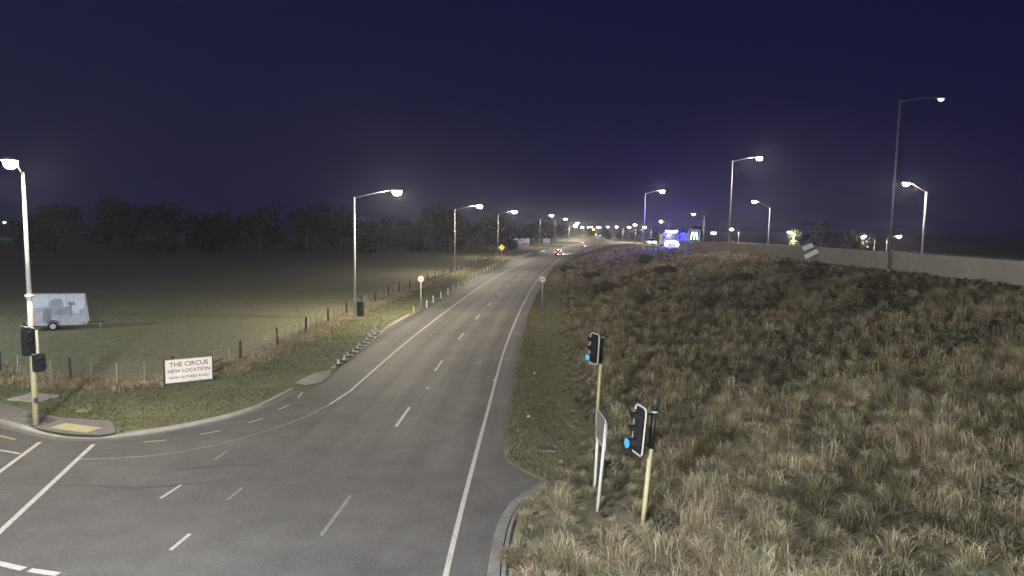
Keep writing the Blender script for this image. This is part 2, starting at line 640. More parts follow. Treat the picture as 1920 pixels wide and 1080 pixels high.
for a, b in (((-12.9, 22.85), (-12.23, 23.1)), ((-11.35, 23.8), (-10.81, 24.25)), ((-10.15, 25.3), (-9.83, 25.9)),
             ((-9.66, 27.2), (-9.47, 27.95)), ((-9.46, 29.1), (-9.58, 30.1)), ((-18.4, 23.35), (-17.47, 22.92))):
    line_strip([a, b], 0.10, ZM, 'no_stopping_dash', 'paint_yellow', jn)


for pts in ([(-14.6, 18.9), (-12.4, 18.95), (-10.9, 18.8), (-9.0, 19.3)], [(-10.6, 20.3), (-8.0, 20.9), (-5.5, 22.9)]):
    line_strip(pts, 0.07, 0.0145, 'tar_seam', 'tar', jn)


# kerbs
def kerb(name, pts, h, w, m='concrete', z0=0.0, parent=None, kind='structure'):
    V, Fc = [], []
    P = [Vector((p[0], p[1], 0)) for p in pts]
    for i, p in enumerate(P):
        t = (P[min(i + 1, len(P) - 1)] - P[max(i - 1, 0)]).normalized()
        nr = Vector((-t.y, t.x, 0))
        hh = h[i] if hasattr(h, '__len__') else h
        for off, zz in ((0.0, -0.05), (0.025, hh - 0.02), (0.05, hh), (w, hh + 0.004), (w + 0.01, -0.05)):
            q = p + nr * off
            V.append((q.x, q.y, z0 + zz))
    for i in range(len(P) - 1):
        for k in range(4):
            a = i * 5 + k
            Fc.append((a, a + 5, a + 6, a + 1))
    Fc.append((0, 1, 2, 3, 4))
    e = (len(P) - 1) * 5
    Fc.append((e + 4, e + 3, e + 2, e + 1, e))
    o = sheet(name, V, Fc, m, parent, kind if parent is None else None)
    bm = bmesh.new()
    bm.from_mesh(o.data)
    bmesh.ops.recalc_face_normals(bm, faces=bm.faces)
    bm.to_mesh(o.data)
    bm.free()
    return o


def resample(pts, step):
    out = [Vector((*pts[0], 0))]
    for a, b in zip(pts[:-1], pts[1:]):
        a = Vector((*a, 0))
        b = Vector((*b, 0))
        k = max(1, int((b - a).length / step))
        for i in range(1, k + 1):
            out.append(a.lerp(b, i / k))
    for _ in range(3):
        out = [out[0]] + [(out[i - 1] + out[i] * 2 + out[i + 1]) / 4 for i in range(1, len(out) - 1)] + [out[-1]]
    return [(p.x, p.y) for p in out]


KL = resample(kerbL[2:], 0.5)
kerb_h = []
for p in KL:
    d = 0.13
    if -17.1 < p[0] < -14.4 and p[1] < 24:
        d = 0.03
    elif -17.6 < p[0] < -13.9 and p[1] < 24:
        d = 0.08
    kerb_h.append(d)
kerb('kerb', KL, kerb_h, 0.17)
# channel in front of the kerb
line_strip([(p[0], p[1]) for p in KL], 0.5, 0.0135, 'gutter', 'path_seal', jn)
KR = resample([(-0.5, -20), (-0.5, 14.2), (-0.38, 16.3), (-0.21, 18.1), (0.33, 19.1), (1.04, 19.85)], 0.7)
kerb('kerb', [(p[0] + 0.0, p[1]) for p in KR[::-1]], 0.07, 0.30, 'kerb_concrete')
kerb('kerb', [(p[0] + 0.31, p[1] - 0.02) for p in KR[::-1]], 0.10, 0.12, 'kerb_concrete')

# verge between kerb and fence: slopes from kerb top to the field level
back = []
fence_pts = [(-70, 60), (-40, 41.5), (-30, 35.4), (-25.74, 33.02), (-22.08, 31.7), (-19.4, 31.0), (-17.2, 31.6), (-15.7, 33.4), (-15.23, 35.71), (-14.84, 39.59),
             (-14.53, 44.16), (-14.4, 49.87), (-14.04, 53.65), (-13.84, 63.5), (-13.46, 67.2), (-12.3, 82), (-10.6, 98.6),
             (-9.44, 106.6), (-6.6, 137), (-3.47, 167.7), (1.2, 190), (9.0, 225)]
inner = [(p[0] - 0.02, p[1]) for p in KL]
P0 = []
for i, p in enumerate(KL):
    a = Vector((*KL[max(i - 1, 0)], 0))
    b = Vector((*KL[min(i + 1, len(KL) - 1)], 0))
    t = (b - a).normalized()
    nr = Vector((-t.y, t.x, 0))
    P0.append(Vector((*p, 0)) + nr * 0.15)
FR = resample(fence_pts[2:9], 0.5)
V, Fc = [], []
NB = 8
for i, p in enumerate(P0):
    u = i / (len(P0) - 1)
    q = FR[int(u * (len(FR) - 1))]
    hz = kerb_h[i] - 0.012
    for k in range(NB + 1):
        s = k / NB
        V.append((p.x * (1 - s) + q[0] * s, p.y * (1 - s) + q[1] * s, hz * (1 - s) ** 1.2 + 0.006 + 0.02 * math.sin(i * 0.7 + k * 1.3) * s * (1 - s)))
for i in range(len(P0) - 1):
    for k in range(NB):
        a = i * (NB + 1) + k
        Fc.append((a, a + 1, a + NB + 2, a + NB + 1))
sheet('verge', V, Fc, 'verge', kind='structure')
# verge along the road up to the fence
V, Fc = [], []
yy = np.arange(30.4, 240, 1.5)
for y in yy:
    fx = np.interp(y, [p[1] for p in fence_pts[5:]], [p[0] for p in fence_pts[5:]])
    lx = xr(y) + max(min(float(left_edge(y)), -7.2), -9.8)
    for s in (0, 0.3, 0.6, 1.0):
        V.append((lx * (1 - s) + fx * s + (0.12 * math.sin(y * 1.7) + 0.08 * math.sin(y * 3.9) if s == 0 else 0) - (0.05 if s == 0 else 0), y, 0.016 + (0.05 * math.sin(math.pi * s))))
for i in range(len(yy) - 1):
    for k in range(3):
        a = i * 4 + k
        Fc.append((a, a + 4, a + 5, a + 1))
sheet('verge', V, Fc, 'verge', kind='structure')
# verge on the right of the seal
V, Fc = [], []
yy = np.concatenate([np.arange(19.6, 60, 0.7), np.arange(60, 300, 2.0)])
for y in yy:
    lx = np.interp(y, [19.6, 20.6, 21.4, 22.3, 24.7, 30.8, 42.3, 55.9], [1.35, 0.5, 0.0, -0.18, -0.2, 0.07, 0.57, 1.21]) if y < 56 else xr(y) + 0.92
    lx += 0.05 * math.sin(y * 5.1) + 0.04 * math.sin(y * 2.3)
    for s in (0, 0.35, 0.7, 1.0):
        x2 = toe(y) + 0.7
        V.append((lx * (1 - s) + x2 * s, y, 0.02 + 0.06 * math.sin(math.pi * s * 0.6)))
for i in range(len(yy) - 1):
    for k in range(3):
        a = i * 4 + k
        Fc.append((a, a + 1, a + 5, a + 4))
sheet('verge', V, Fc, 'verge', kind='structure')

# dry grass strip along the fence
V, Fc = [], []
FD = resample(fence_pts[1:], 0.8)
for i, p in enumerate(FD):
    a = Vector((*FD[max(i - 1, 0)], 0))
    b = Vector((*FD[min(i + 1, len(FD) - 1)], 0))
    t = (b - a).normalized()
    nr = Vector((-t.y, t.x, 0))
    wl = 0.55 + 0.35 * math.sin(i * 0.9) + 0.2 * math.sin(i * 2.7)
    wr = (0.8 if -22 < p[0] < -15 and p[1] < 34 else 1.25) + 0.35 * math.sin(i * 0.53 + 1) + 0.2 * math.sin(i * 1.9)
    if p[1] > 60:
        wr += 0.5
    for off in (wl, 0, -wr):
        q = Vector((*p, 0)) + nr * off
        V.append((q.x, q.y, 0.055 if off == 0 else (0.004 if off > 0 else 0.024 + 0.0017 * (i % 5))))
for i in range(len(FD) - 1):
    for k in range(2):
        a = i * 3 + k
        Fc.append((a, a + 1, a + 4, a + 3))
sheet('dry_grass_strip', V, Fc, 'dry_grass', kind='structure')

# footpath, tactile pad, covers
KLs = [(-24.0, 27.3), (-19.35, 24.88), (-18.0, 24.2), (-16.98, 23.7), (-15.85, 23.26), (-14.6, 23.16)]
polysheet('footpath', KLs + [(-14.25, 23.45), (-14.5, 23.9), (-15.3, 24.95), (-17.4, 25.25), (-19.0, 25.95), (-21.2, 27.15), (-24.0, 28.9)], 0.135, 'path_seal', kind='structure')
o = MB().box((0, 0, 0), (1.75, 0.62, 0.016)).build('tactile_paving', 'tactile', loc=(-16.0, 23.95, 0.147))
o.rotation_euler = (0, 0, R(-17))
tag(o, 'yellow tactile paving pad on the footpath at the kerb ramp', 'tactile paving')
for i in range(9):
    for j in range(3):
        MB().bowl((0, 0, 0), 0.05, 0.05, -0.008, 6, 2).build('stud', 'tactile', o, loc=(-0.78 + i * 0.195, -0.2 + j * 0.2, 0.009))
o = MB().box((0, 0, 0), (1.45, 1.15, 0.10), 0, 0.98).build('utility_cover', 'concrete', loc=(-20.6, 28.2, 0.085))
o.rotation_euler = (0, 0, R(-12))
tag(o, 'square concrete utility cover in the grass behind the signal pole', 'cover')
o = MB().box((0, 0, 0), (0.52, 0.34, 0.08), 0, 0.95).build('utility_cover', 'dry_grass', loc=(-17.15, 26.25, 0.10))
tag(o, 'small tan cover in the grass near the tactile paving', 'cover')
o = MB().box((0, 0, 0), (0.62, 0.42, 0.08), 0, 0.95).build('drain_grate', 'dark_grey', loc=(1.25, 22.6, 0.07))
tag(o, 'dark drain grate in the grass verge beside the tussock bank', 'drain')
for i in range(5):
    MB().box((-0.24 + i * 0.12, 0, 0.045), (0.03, 0.36, 0.012)).build('bar', 'wood_dark', o)
MB().box((0, -0.25, 0.01), (0.8, 0.08, 0.05)).build('rim', 'dry_grass', o)
MB().box((0, 0.25, 0.01), (0.8, 0.08, 0.05)).build('rim', 'dry_grass', o)
o = polysheet('driveway_apron', [(-10.45, 31.7), (-10.4, 32.7), (-10.1, 34.1), (-9.5, 34.7), (-9.15, 33.0), (-9.25, 31.9), (-9.8, 31.3)], 0.05, 'concrete', kind='structure')
kerb('concrete_nib', resample([(-9.15, 50.0), (-9.2, 46.4), (-9.25, 38.7), (-9.4, 35.2)][::-1], 0.9), 0.06, 0.28)
kerb('concrete_nib', resample([(-9.15, 50.2), (-8.85, 54.2), (-8.65, 57.0)], 0.9), 0.07, 0.30)

# ------------------------------------------------------------------ embankment
us = np.concatenate([np.linspace(-0.02, 0, 2), np.linspace(0.02, 1.0, 34)])
yy = np.concatenate([np.arange(-40, 120, 1.2), np.arange(120, 356, 4.0)])
V, Fc = [], []
extra = [0.45, 0.9, 1.25, 4, 8, 14, 25, 40, 52, 56, 61, 66, 70]
NC = len(us) + len(extra)
for y in yy:
    t0, c0 = float(toe(y)), float(crest(y))
    for u in us:
        x = t0 + (c0 - t0) * u - (0.2 if u < 0 else 0)
        V.append((x, y, float(bank_z(x, y)) - (0.06 if u < 0 else 0)))
    for e in extra:
        V.append((c0 + e, y, float(bank_z(c0 + e, y))))
for i in range(len(yy) - 1):
    for k in range(NC - 1):
        a = i * NC + k
        Fc.append((a, a + 1, a + NC + 1, a + NC))
emb = sheet('embankment', V, Fc, 'bank_soil', kind='structure')
V, Fc = [], []
for y in yy:
    c0 = float(crest(y))
    for e in (1.3, 4, 8, 14):
        V.append((c0 + e, y, float(bank_z(c0 + e, y)) + 0.03))
for i in range(len(yy) - 1):
    for k in range(3):
        a = i * 4 + k
        Fc.append((a, a + 1, a + 5, a + 4))
rr = sheet('ramp_road', V, Fc, 'chip_seal', kind='structure')

# concrete barrier along the crest: separate cast segments
bar = thing('concrete_barrier', 'long grey concrete barrier along the top of the tussock bank', 'barrier', (0, 0, 0))
y = 4.0
while y < 100:
    y1 = y + 5.96
    V, Fc = [], []
    prof = [(-0.02, -0.35), (0.0, 1.26), (0.05, 1.28), (0.24, 1.28), (0.28, 1.25), (0.34, -0.6)]
    for q in (y, y1):
        c0, zc = float(crest(q)) + 0.35, float(crest_z(q))
        if q > 92:
            zc -= (q - 92) * 0.03
        for a, b in prof:
            V.append((c0 + a, q, zc + b))
    Fc = [(k, k + 1, k + 7, k + 6) for k in range(5)] + [(0, 1, 2, 3, 4, 5), (11, 10, 9, 8, 7, 6)]
    mb = MB().add(V, Fc)
    mb.build('barrier_segment', 'barrier_concrete', bar)
    y += 6.0


# ------------------------------------------------------------------ vegetation
def add_blades(name, pos, count, height, radius, width, colors, parent=None, lean=0.9, blade_jit=0.16, label=None, seed=1, dome=False):
    """One mesh of bent grass blades: 'count' per clump."""
    g = np.random.default_rng(seed)
    Nn = len(pos)
    P = np.repeat(pos, count, axis=0)
    Hh = np.repeat(height, count) * g.uniform(0.55, 1.1, Nn * count)
    Rr = np.repeat(radius, count)
    C = np.repeat(colors, count, axis=0) * (1 + g.normal(0, blade_jit, (Nn * count, 1)))
    C = np.clip(C, 0.004, 0.6)
    M = Nn * count
    az = g.uniform(0, 2 * np.pi, M)
    d = np.stack([np.cos(az), np.sin(az)], 1)
    r0 = Rr * np.sqrt(g.uniform(0, 1, M)) * 0.45
    out = Rr * g.uniform(0.15, 1.0, M) * lean
    side = np.stack([-d[:, 1], d[:, 0]], 1)
    W = width * g.uniform(0.6, 1.3, M)
    tw = g.uniform(-0.9, 0.9, M)
    side = side * np.cos(tw)[:, None] + d * np.sin(tw)[:, None]
    droop = g.uniform(0.05, 0.6, M)
    verts = np.zeros((M, 5, 3))
    az2 = g.uniform(0, 2 * np.pi, M)
    root = P[:, :2] + np.stack([np.cos(az2), np.sin(az2)], 1) * r0[:, None]
    mid = root + d * (out * 0.45)[:, None]
    tip = root + d * out[:, None]
    verts[:, 0, :2] = root - side * (W * 0.5)[:, None]
    verts[:, 1, :2] = root + side * (W * 0.5)[:, None]
    verts[:, 2, :2] = mid + side * (W * 0.45)[:, None]
    verts[:, 3, :2] = mid - side * (W * 0.45)[:, None]
    verts[:, 4, :2] = tip
    verts[:, 0, 2] = P[:, 2] - 0.05
    verts[:, 1, 2] = P[:, 2] - 0.05
    verts[:, 2, 2] = P[:, 2] + Hh * 0.66
    verts[:, 3, 2] = P[:, 2] + Hh * 0.66
    verts[:, 4, 2] = P[:, 2] + Hh * (1 - droop)
    if dome:
        # blades radiate from the crown of the plant and arch over, so the tips make a mound
        el = np.arcsin(g.uniform(0.12, 1.0, M))
        Ln = Rr * g.uniform(0.7, 1.12, M)
        root = P[:, :2] + np.stack([np.cos(az2), np.sin(az2)], 1) * (Rr * 0.28 * np.sqrt(g.uniform(0, 1, M)))[:, None]
        sw = g.normal(0, 0.12, (M, 2)) * Rr[:, None]
        mid = root + d * (Ln * 0.55 * np.cos(np.minimum(el + 0.35, 1.5)))[:, None]
        tip = root + d * (Ln * np.cos(el))[:, None] + sw
        zs = Hh / np.maximum(Rr, 1e-3)
        zm = Ln * 0.62 * np.sin(np.minimum(el + 0.35, 1.5))
        zt = Ln * np.sin(el) * g.uniform(0.8, 1.05, M)
        hk = np.clip(np.repeat(height, count) / np.maximum(Rr, 1e-3), 0.5, 1.4)
        verts[:, 0, :2] = root - side * (W * 0.5)[:, None]
        verts[:, 1, :2] = root + side * (W * 0.5)[:, None]
        verts[:, 2, :2] = mid + side * (W * 0.45)[:, None]
        verts[:, 3, :2] = mid - side * (W * 0.45)[:, None]
        verts[:, 4, :2] = tip
        verts[:, 2, 2] = P[:, 2] + zm * hk
        verts[:, 3, 2] = P[:, 2] + zm * hk
        verts[:, 4, 2] = P[:, 2] + zt * hk
    me = bpy.data.meshes.new(name)
    me.vertices.add(M * 5)
    me.vertices.foreach_set('co', verts.astype(np.float32).ravel())
    base = (np.arange(M) * 5)[:, None]
    loops = np.concatenate([base + np.array([0, 1, 2, 3]), base + np.array([3, 2, 4])], 1).ravel()
    me.loops.add(M * 7)
    me.loops.foreach_set('vertex_index', loops.astype(np.int32))
    me.polygons.add(M * 2)
    st = (np.arange(M) * 7)[:, None] + np.array([0, 4])
    me.polygons.foreach_set('loop_start', st.ravel().astype(np.int32))
    me.polygons.foreach_set('loop_total', np.tile([4, 3], M).astype(np.int32))
    me.update(calc_edges=True)
    ca = me.color_attributes.new('tint', 'FLOAT_COLOR', 'POINT')
    cc = np.ones((M, 5, 4))
    cc[:, :, :3] = C[:, None, :]
    ca.data.foreach_set('color', cc.astype(np.float32).ravel())
    me.materials.append(MATS['blade'])
    o = bpy.data.objects.new(name, me)
    COL.objects.link(o)
    o['kind'] = 'stuff'
    o['label'] = label or name
    return o


def vnoise(x, y, s, seed=0):
    """Smooth value noise for patchiness."""
    x = x * s + 13.7 * seed
    y = y * s - 7.3 * seed
    xi, yi = np.floor(x).astype(int), np.floor(y).astype(int)
    fx, fy = x - xi, y - yi
    fx = fx * fx * (3 - 2 * fx)
    fy = fy * fy * (3 - 2 * fy)

    def h(a, b):
        q = np.sin(a * 127.1 + b * 311.7 + seed * 17.3) * 43758.5453
        return q - np.floor(q)
    return (h(xi, yi) * (1 - fx) + h(xi + 1, yi) * fx) * (1 - fy) + (h(xi, yi + 1) * (1 - fx) + h(xi + 1, yi + 1) * fx) * fy


def bank_points(y0, y1, dens, seed):
    g = np.random.default_rng(seed)
    st = 1.0 / math.sqrt(dens)
    x0, x1 = (-1, 28) if y1 < 150 else (8, 60)
    gx, gy = np.meshgrid(np.arange(x0, x1, st), np.arange(y0, y1, st))
    gx, gy = gx.ravel(), gy.ravel()
    n_ = len(gx)
    x = gx + g.uniform(-0.5, 0.5, n_) * st * 0.95
    y = gy + g.uniform(-0.5, 0.5, n_) * st * 0.95
    k = (x > toe(y) + np.where(y < 20.5, 0.02, g.uniform(-0.1, 0.5, n_))) & (x < crest(y) + 0.2)
    x, y = x[k], y[k]
    # keep what the place's frame shows: wedge around the view plus a margin for a step to the side
    k = np.abs(x) < y * 0.9 + 8
    return x[k], y[k]


def bank_clumps(name, y0, y1, dens, count, width, seed, hmul=1.0, label=None):
    x, y = bank_points(y0, y1, dens, seed)
    g = np.random.default_rng(seed + 50)
    nn = len(x)
    z = bank_z(x, y)
    pat = vnoise(x, y, 0.35, 3) * 0.6 + vnoise(x, y, 0.9, 5) * 0.4
    straw = np.array([0.43, 0.38, 0.255])
    olive = np.array([0.33, 0.305, 0.195])
    dark = np.array([0.14, 0.132, 0.095])
    t = np.clip((pat - 0.3) / 0.4, 0, 1)[:, None]
    c = olive * (1 - t) + straw * t
    dk = (g.uniform(0, 1, nn) < np.clip((0.50 - pat) * 3.5, 0.06, 0.9))[:, None]
    c = np.where(dk, dark * 0.6 + c * 0.4, c)
    c = c * g.uniform(0.7, 1.3, (nn, 1)) * (1 + g.normal(0, 0.025, (nn, 3)))
    hh = (0.31 + 0.45 * g.uniform(0, 1, nn) ** 1.3) * (0.75 + 0.5 * pat) * hmul
    # lower plants near the toe
    tt = np.where(y < 20.5, np.clip((x - toe(y)) / 1.0, 0.6, 1), np.clip((x - toe(y)) / 1.6, 0.35, 1))
    hh = hh * tt * np.clip((crest(y) + 0.3 - x) / 3.5, 0.4, 1)
    for (px, py) in ((3.25, 15.7), (2.3, 16.95), (2.41, 18.3), (3.34, 25.2)):
        near = (np.abs(x - px) < 0.75) & (y < py + 0.25) & (y > py - 1.9)
        hh = np.where(near, hh * 0.6, hh)
    rad = hh * g.uniform(1.0, 1.35, nn)
    return add_blades(name, np.stack([x, y, z], 1), count, hh, rad, width, c, seed=seed, label=label, dome=True)


bank_clumps('tussock_grass', 9, 24, 4.6, 190, 0.0125, 21, label='pale olive tussock grass covering the near part of the bank')
bank_clumps('tussock_grass', 24, 46, 3.0, 95, 0.021, 22, label='tan tussock grass covering the middle of the bank')
bank_clumps('tussock_grass', 46, 90, 1.7, 50, 0.040, 23, 1.05, label='dull brown tussock grass on the higher slope below the barrier')
bank_clumps('tussock_grass', 90, 149, 1.2, 28, 0.075, 24, 1.1, label='distant tussock grass along the crest of the bank')
bank_clumps('tussock_grass', 149, 290, 0.5, 12, 0.14, 25, 1.1, label='faraway tussock grass where the bank runs down to the road')


def grass_area(name, x, y, z, hmin, hmax, count, width, cols, seed, label):
    g = np.random.default_rng(seed)
    nn = len(x)
    w = g.uniform(0, 1, (nn, 1))
    pat = vnoise(x, y, 0.8, 9)[:, None]
    w = np.clip(0.5 * w + 0.9 * (pat - 0.25), 0, 1)
    c = np.array(cols[0]) * (1 - w) + np.array(cols[1]) * w
    c = c * g.uniform(0.75, 1.25, (nn, 1))
    hh = g.uniform(hmin, hmax, nn) * (0.7 + 0.6 * pat[:, 0])
    return add_blades(name, np.stack([x, y, np.zeros(nn) + z], 1), count, hh, hh * g.uniform(0.7, 1.3, nn), width, c, seed=seed, label=label)


GREEN = ((0.15, 0.155, 0.085), (0.215, 0.212, 0.13))
DRY = ((0.50, 0.43, 0.30), (0.32, 0.28, 0.18))
g = np.random.default_rng(5)
# dry strip tufts along the fence
FDa = np.array(FD)
sel = FDa[:, 1] < 170
idx = g.integers(0, sel.sum(), 9000)
pp = FDa[sel][idx] + g.normal(0, 0.35, (9000, 2))
off = g.uniform(-1.45, 0.6, 9000)
tt = np.gradient(FDa, axis=0)[sel][idx]
tt /= np.linalg.norm(tt, axis=1)[:, None]
pp = pp + np.stack([-tt[:, 1], tt[:, 0]], 1) * off[:, None]
grass_area('dry_grass', pp[:, 0], pp[:, 1], 0.03, 0.12, 0.38, 9, 0.022, DRY, 31, 'tan dry grass growing along the wire fence')
# green verge left of the road
x = g.uniform(-24, -3, 52000)
y = 23 + 92 * g.uniform(0, 1, 52000) ** 1.3
fx = np.interp(y, [p[1] for p in fence_pts[5:]], [p[0] for p in fence_pts[5:]])
kx = np.interp(y, [23.6, 24.2, 25.9, 27.4, 30.4, 38, 50, 57, 62, 75, 107, 120], [-13.7, -12.8, -11.3, -10.65, -10.3, -9.6, -9.6, -9.2, -8.8, -7.8, -6.0, -4.8])
lowk = np.interp(x, [p[0] for p in kerbL[2:12]], [p[1] for p in kerbL[2:12]])
fy = np.interp(x, [p[0] for p in fence_pts[2:8]], [p[1] for p in fence_pts[2:8]])
k = np.where(x < -13.7, (y > lowk + 0.35) & (y < fy - 0.6), (x < kx) & (x > fx + 1.0) & (y > lowk + 0.3))
path = (x < -14.2) & (y < np.interp(x, [-24, -21.2, -19, -17.4, -15.3, -14.2], [29.0, 27.25, 26.05, 25.35, 25.05, 23.6]))
path |= (np.abs(x + 20.6) < 0.75) & (np.abs(y - 28.2) < 0.6)
path |= (x > -10.8) & (y > 30.3) & (y < 34.9)
k &= ~path
sa = np.clip((y - lowk) / np.maximum(fy - lowk, 0.5), 0, 1)
sb_ = np.clip((kx - x) / np.maximum(kx - fx, 0.5), 0, 1)
zv = np.where(x < -13.7, 0.116 * (1 - sa) ** 1.2, 0.116 * (1 - sb_) ** 1.2) + 0.006
zv = np.where(y > 30.4, 0.016 + 0.05 * np.sin(np.pi * sb_), zv)
x, y, zv = x[k], y[k], zv[k]
grass_area('verge_grass', x, y, zv, 0.03, 0.10, 9, 0.016, GREEN, 32, 'short green grass on the verge between kerb and fence')
# right verge
x = g.uniform(-0.3, 11, 60000)
y = 19.8 + 112 * g.uniform(0, 1, 60000) ** 1.5
lx = np.interp(y, [19.6, 20.6, 21.4, 22.3, 24.7, 30.8, 42.3, 55.9, 75, 100, 132], [1.4, 0.6, 0.1, -0.1, -0.1, 0.15, 0.65, 1.3, 2.8, 5.0, 8.6])
k = (x > lx) & (x < toe(y) + 0.4) & ~((np.abs(x - 1.25) < 0.45) & (np.abs(y - 22.6) < 0.35))
grass_area('verge_grass', x[k], y[k], 0.04, 0.04, 0.15, 7, 0.018, ((0.18, 0.175, 0.10), (0.28, 0.255, 0.16)), 33, 'short grass on the verge between road edge and tussock bank')
# field
y = 33 + 150 * g.uniform(0, 1, 42000) ** 1.35
x = g.uniform(-1, 1, 42000) * (40 + 0.35 * y) - 38
fx = np.interp(y, [p[1] for p in fence_pts[6:]], [p[0] for p in fence_pts[6:]])
fy = np.interp(x, [p[0] for p in fence_pts[:8]], [p[1] for p in fence_pts[:8]])
k = (x < fx - 0.5) & (y > fy + 0.4)
grass_area('field_grass', x[k], y[k], 0.0, 0.03, 0.09, 5, 0.040, ((0.22, 0.225, 0.135), (0.30, 0.285, 0.185)), 34, 'rough pasture grass in the field behind the fence')


def leaf_cloud(g, blobs, n, size):
    V, Fc = [], []
    for i in range(n):
        c, rad = blobs[g.integers(0, len(blobs))]
        d = g.normal(0, 1, 3)
        d /= np.linalg.norm(d)
        p = np.array(c) + d * np.array(rad) * (g.uniform(0.35, 1.0) ** 0.6)
        a = g.normal(0, 1, 3)
        a /= np.linalg.norm(a)
        b = np.cross(a, d)
        nb = np.linalg.norm(b)
        if nb < 1e-3:
            continue
        b /= nb
        s = size * g.uniform(0.6, 1.4)
        o = len(V)
        V += [tuple(p - a * s), tuple(p + b * s * 0.45), tuple(p + a * s), tuple(p - b * s * 0.45)]
        Fc.append((o, o + 1, o + 2, o + 3))
    return V, Fc


def make_tree(name, label, cat, loc, h, w, leafmat, seed, n=1500, group=None, size=0.38):
    g = np.random.default_rng(seed)
    root = thing(name, label, cat, loc, g.uniform(0, 6), group)
    tr = MB().tube([(0, 0, -0.2), (0.1, 0.05, h * 0.3), (0.0, 0.12, h * 0.62), (0.1, 0, h * 0.85)], [0.04 * h, 0.03 * h, 0.018 * h, 0.006 * h], 7)
    blobs = []
    for i in range(11):
        a = g.uniform(0, 2 * math.pi)
        zz = g.uniform(0.14, 0.9)
        rr_ = w * 0.5 * (1 - abs(zz - 0.45)) * g.uniform(0.35, 0.8)
        c = (math.cos(a) * rr_, math.sin(a) * rr_, zz * h)
        rad = np.array([1, 1, 0.75]) * g.uniform(0.16, 0.30) * w
        blobs.append((c, rad))
        if i < 6:
            tr.tube([(0.02, 0.05, h * (0.2 + 0.07 * i)), (c[0] * 0.6, c[1] * 0.6, c[2] * 0.85 + 0.3), c], [0.014 * h, 0.009 * h, 0.003 * h], 5)
    tr.build('trunk', 'bark', root)
    V, Fc = leaf_cloud(g, blobs, n, size)
    MB.add(mb := MB(), V, Fc)
    me = bpy.data.meshes.new('crown')
    me.from_pydata(mb.v, [], mb.f)
    me.materials.append(MATS[leafmat])
    o = bpy.data.objects.new('crown', me)
    COL.objects.link(o)
    o.parent = root
    return root


# dark trees beyond the field
tl = 'dark leafy tree in the unlit row beyond the field'
tg = 'dark trees beyond the field'
protos = [make_tree('field_tree', tl, 'tree', (-84, 160, 0), 12.0, 14.0, 'leaf', 41, 2600, tg),
          make_tree('field_tree', tl, 'tree', (-63, 166, 0), 11.0, 14.0, 'leaf', 42, 2600, tg),
          make_tree('field_tree', tl, 'tree', (-37, 182, 0), 9.0, 13.0, 'leaf', 43, 2600, tg)]
spots = [(-150, 168, 1.1), (-136, 160, 0.9), (-120, 170, 1.0), (-108, 158, 0.95), (-97, 165, 1.05), (-74, 170, 1.0), (-53, 172, 0.95),
         (-46, 178, 1.0), (-28, 188, 0.95), (-18, 192, 0.95), (-9, 200, 0.9), (-3, 214, 0.85), (-22, 205, 1.1), (-57, 190, 1.15), (4, 262, 0.9),
         (-6, 250, 1.0), (-110, 190, 1.2), (-86, 190, 1.15), (14, 310, 0.9), (22, 345, 0.9), (9, 330, 1.0)]
for i, (x, y, s) in enumerate(spots):
    t = dup(protos[i % 3], (x, y, 0), i * 1.7)
    t.scale = (s, s, s)
# trees on the right behind the barrier
make_tree('lit_tree', 'pale green bush lit by a small lamp behind the barrier', 'tree', (65.2, 153.5, 3.0), 4.2, 5.6, 'leaf_pale', 51, 1400, size=0.3)
make_tree('garden_tree', 'tall dark tree right of the lamp-lit bush behind the barrier', 'tree', (71.5, 155, 3.0), 6.6, 6.0, 'leaf', 52, 1400)
make_tree('garden_tree', 'low grey-green tree farthest right behind the barrier', 'tree', (77.5, 152, 2.4), 5.6, 6.5, 'leaf', 53, 1400)
make_tree('garden_tree', 'dark tree behind the lit arches sign', 'tree', (58, 214, 1.5), 7.0, 6.0, 'leaf', 54, 1200)
make_tree('garden_tree', 'dark tree between the arches sign and the small blue sign', 'tree', (65.5, 232, 1.2), 7.2, 6.0, 'leaf', 55, 1200)
fl = 'far dark tree below the row of distant street lamps'
p = make_tree('distant_tree', fl, 'tree', (58, 420, 0), 6.5, 9, 'leaf', 56, 900, 'far trees below the distant lamps', 0.5)
for i, (x, y, s) in enumerate([(70, 430, 1), (80, 440, 0.9), (92, 430, 1.0), (60, 520, 1.0), (104, 450, 1.0), (118, 470, 1.1), (88, 520, 1.0)]):
    t = dup(p, (x, y, 0), i * 1.3)
    t.scale = (s, s, s)

# dark shrubs among the tussocks
sg = 'dark shrubs among the tussocks'


def make_shrub(loc, w, h, seed, label):
    g = np.random.default_rng(seed)
    root = thing('dark_shrub', label, 'shrub', loc, 0, sg)
    blobs = [((g.uniform(-0.3, 0.3) * w, g.uniform(-0.3, 0.3) * w, h * g.uniform(0.3, 0.65)), np.array([0.3 * w, 0.3 * w, 0.35 * h])) for _ in range(5)]
    V, Fc = leaf_cloud(g, blobs, 800, 0.05 * w + 0.02)
    me = bpy.data.meshes.new('foliage')
    me.from_pydata(V, [], Fc)
    me.materials.append(MATS['shrub_leaf'])
    o = bpy.data.objects.new('foliage', me)
    COL.objects.link(o)
    o.parent = root
    st = MB()
    for i in range(4):
        a = i * 1.6
        st.tube([(0, 0, -0.15), (0.12 * w * math.cos(a), 0.12 * w * math.sin(a), h * 0.4), (0.25 * w * math.cos(a), 0.25 * w * math.sin(a), h * 0.7)], [0.02, 0.015, 0.006], 5)
    st.build('stem', 'bark', root)
    return root


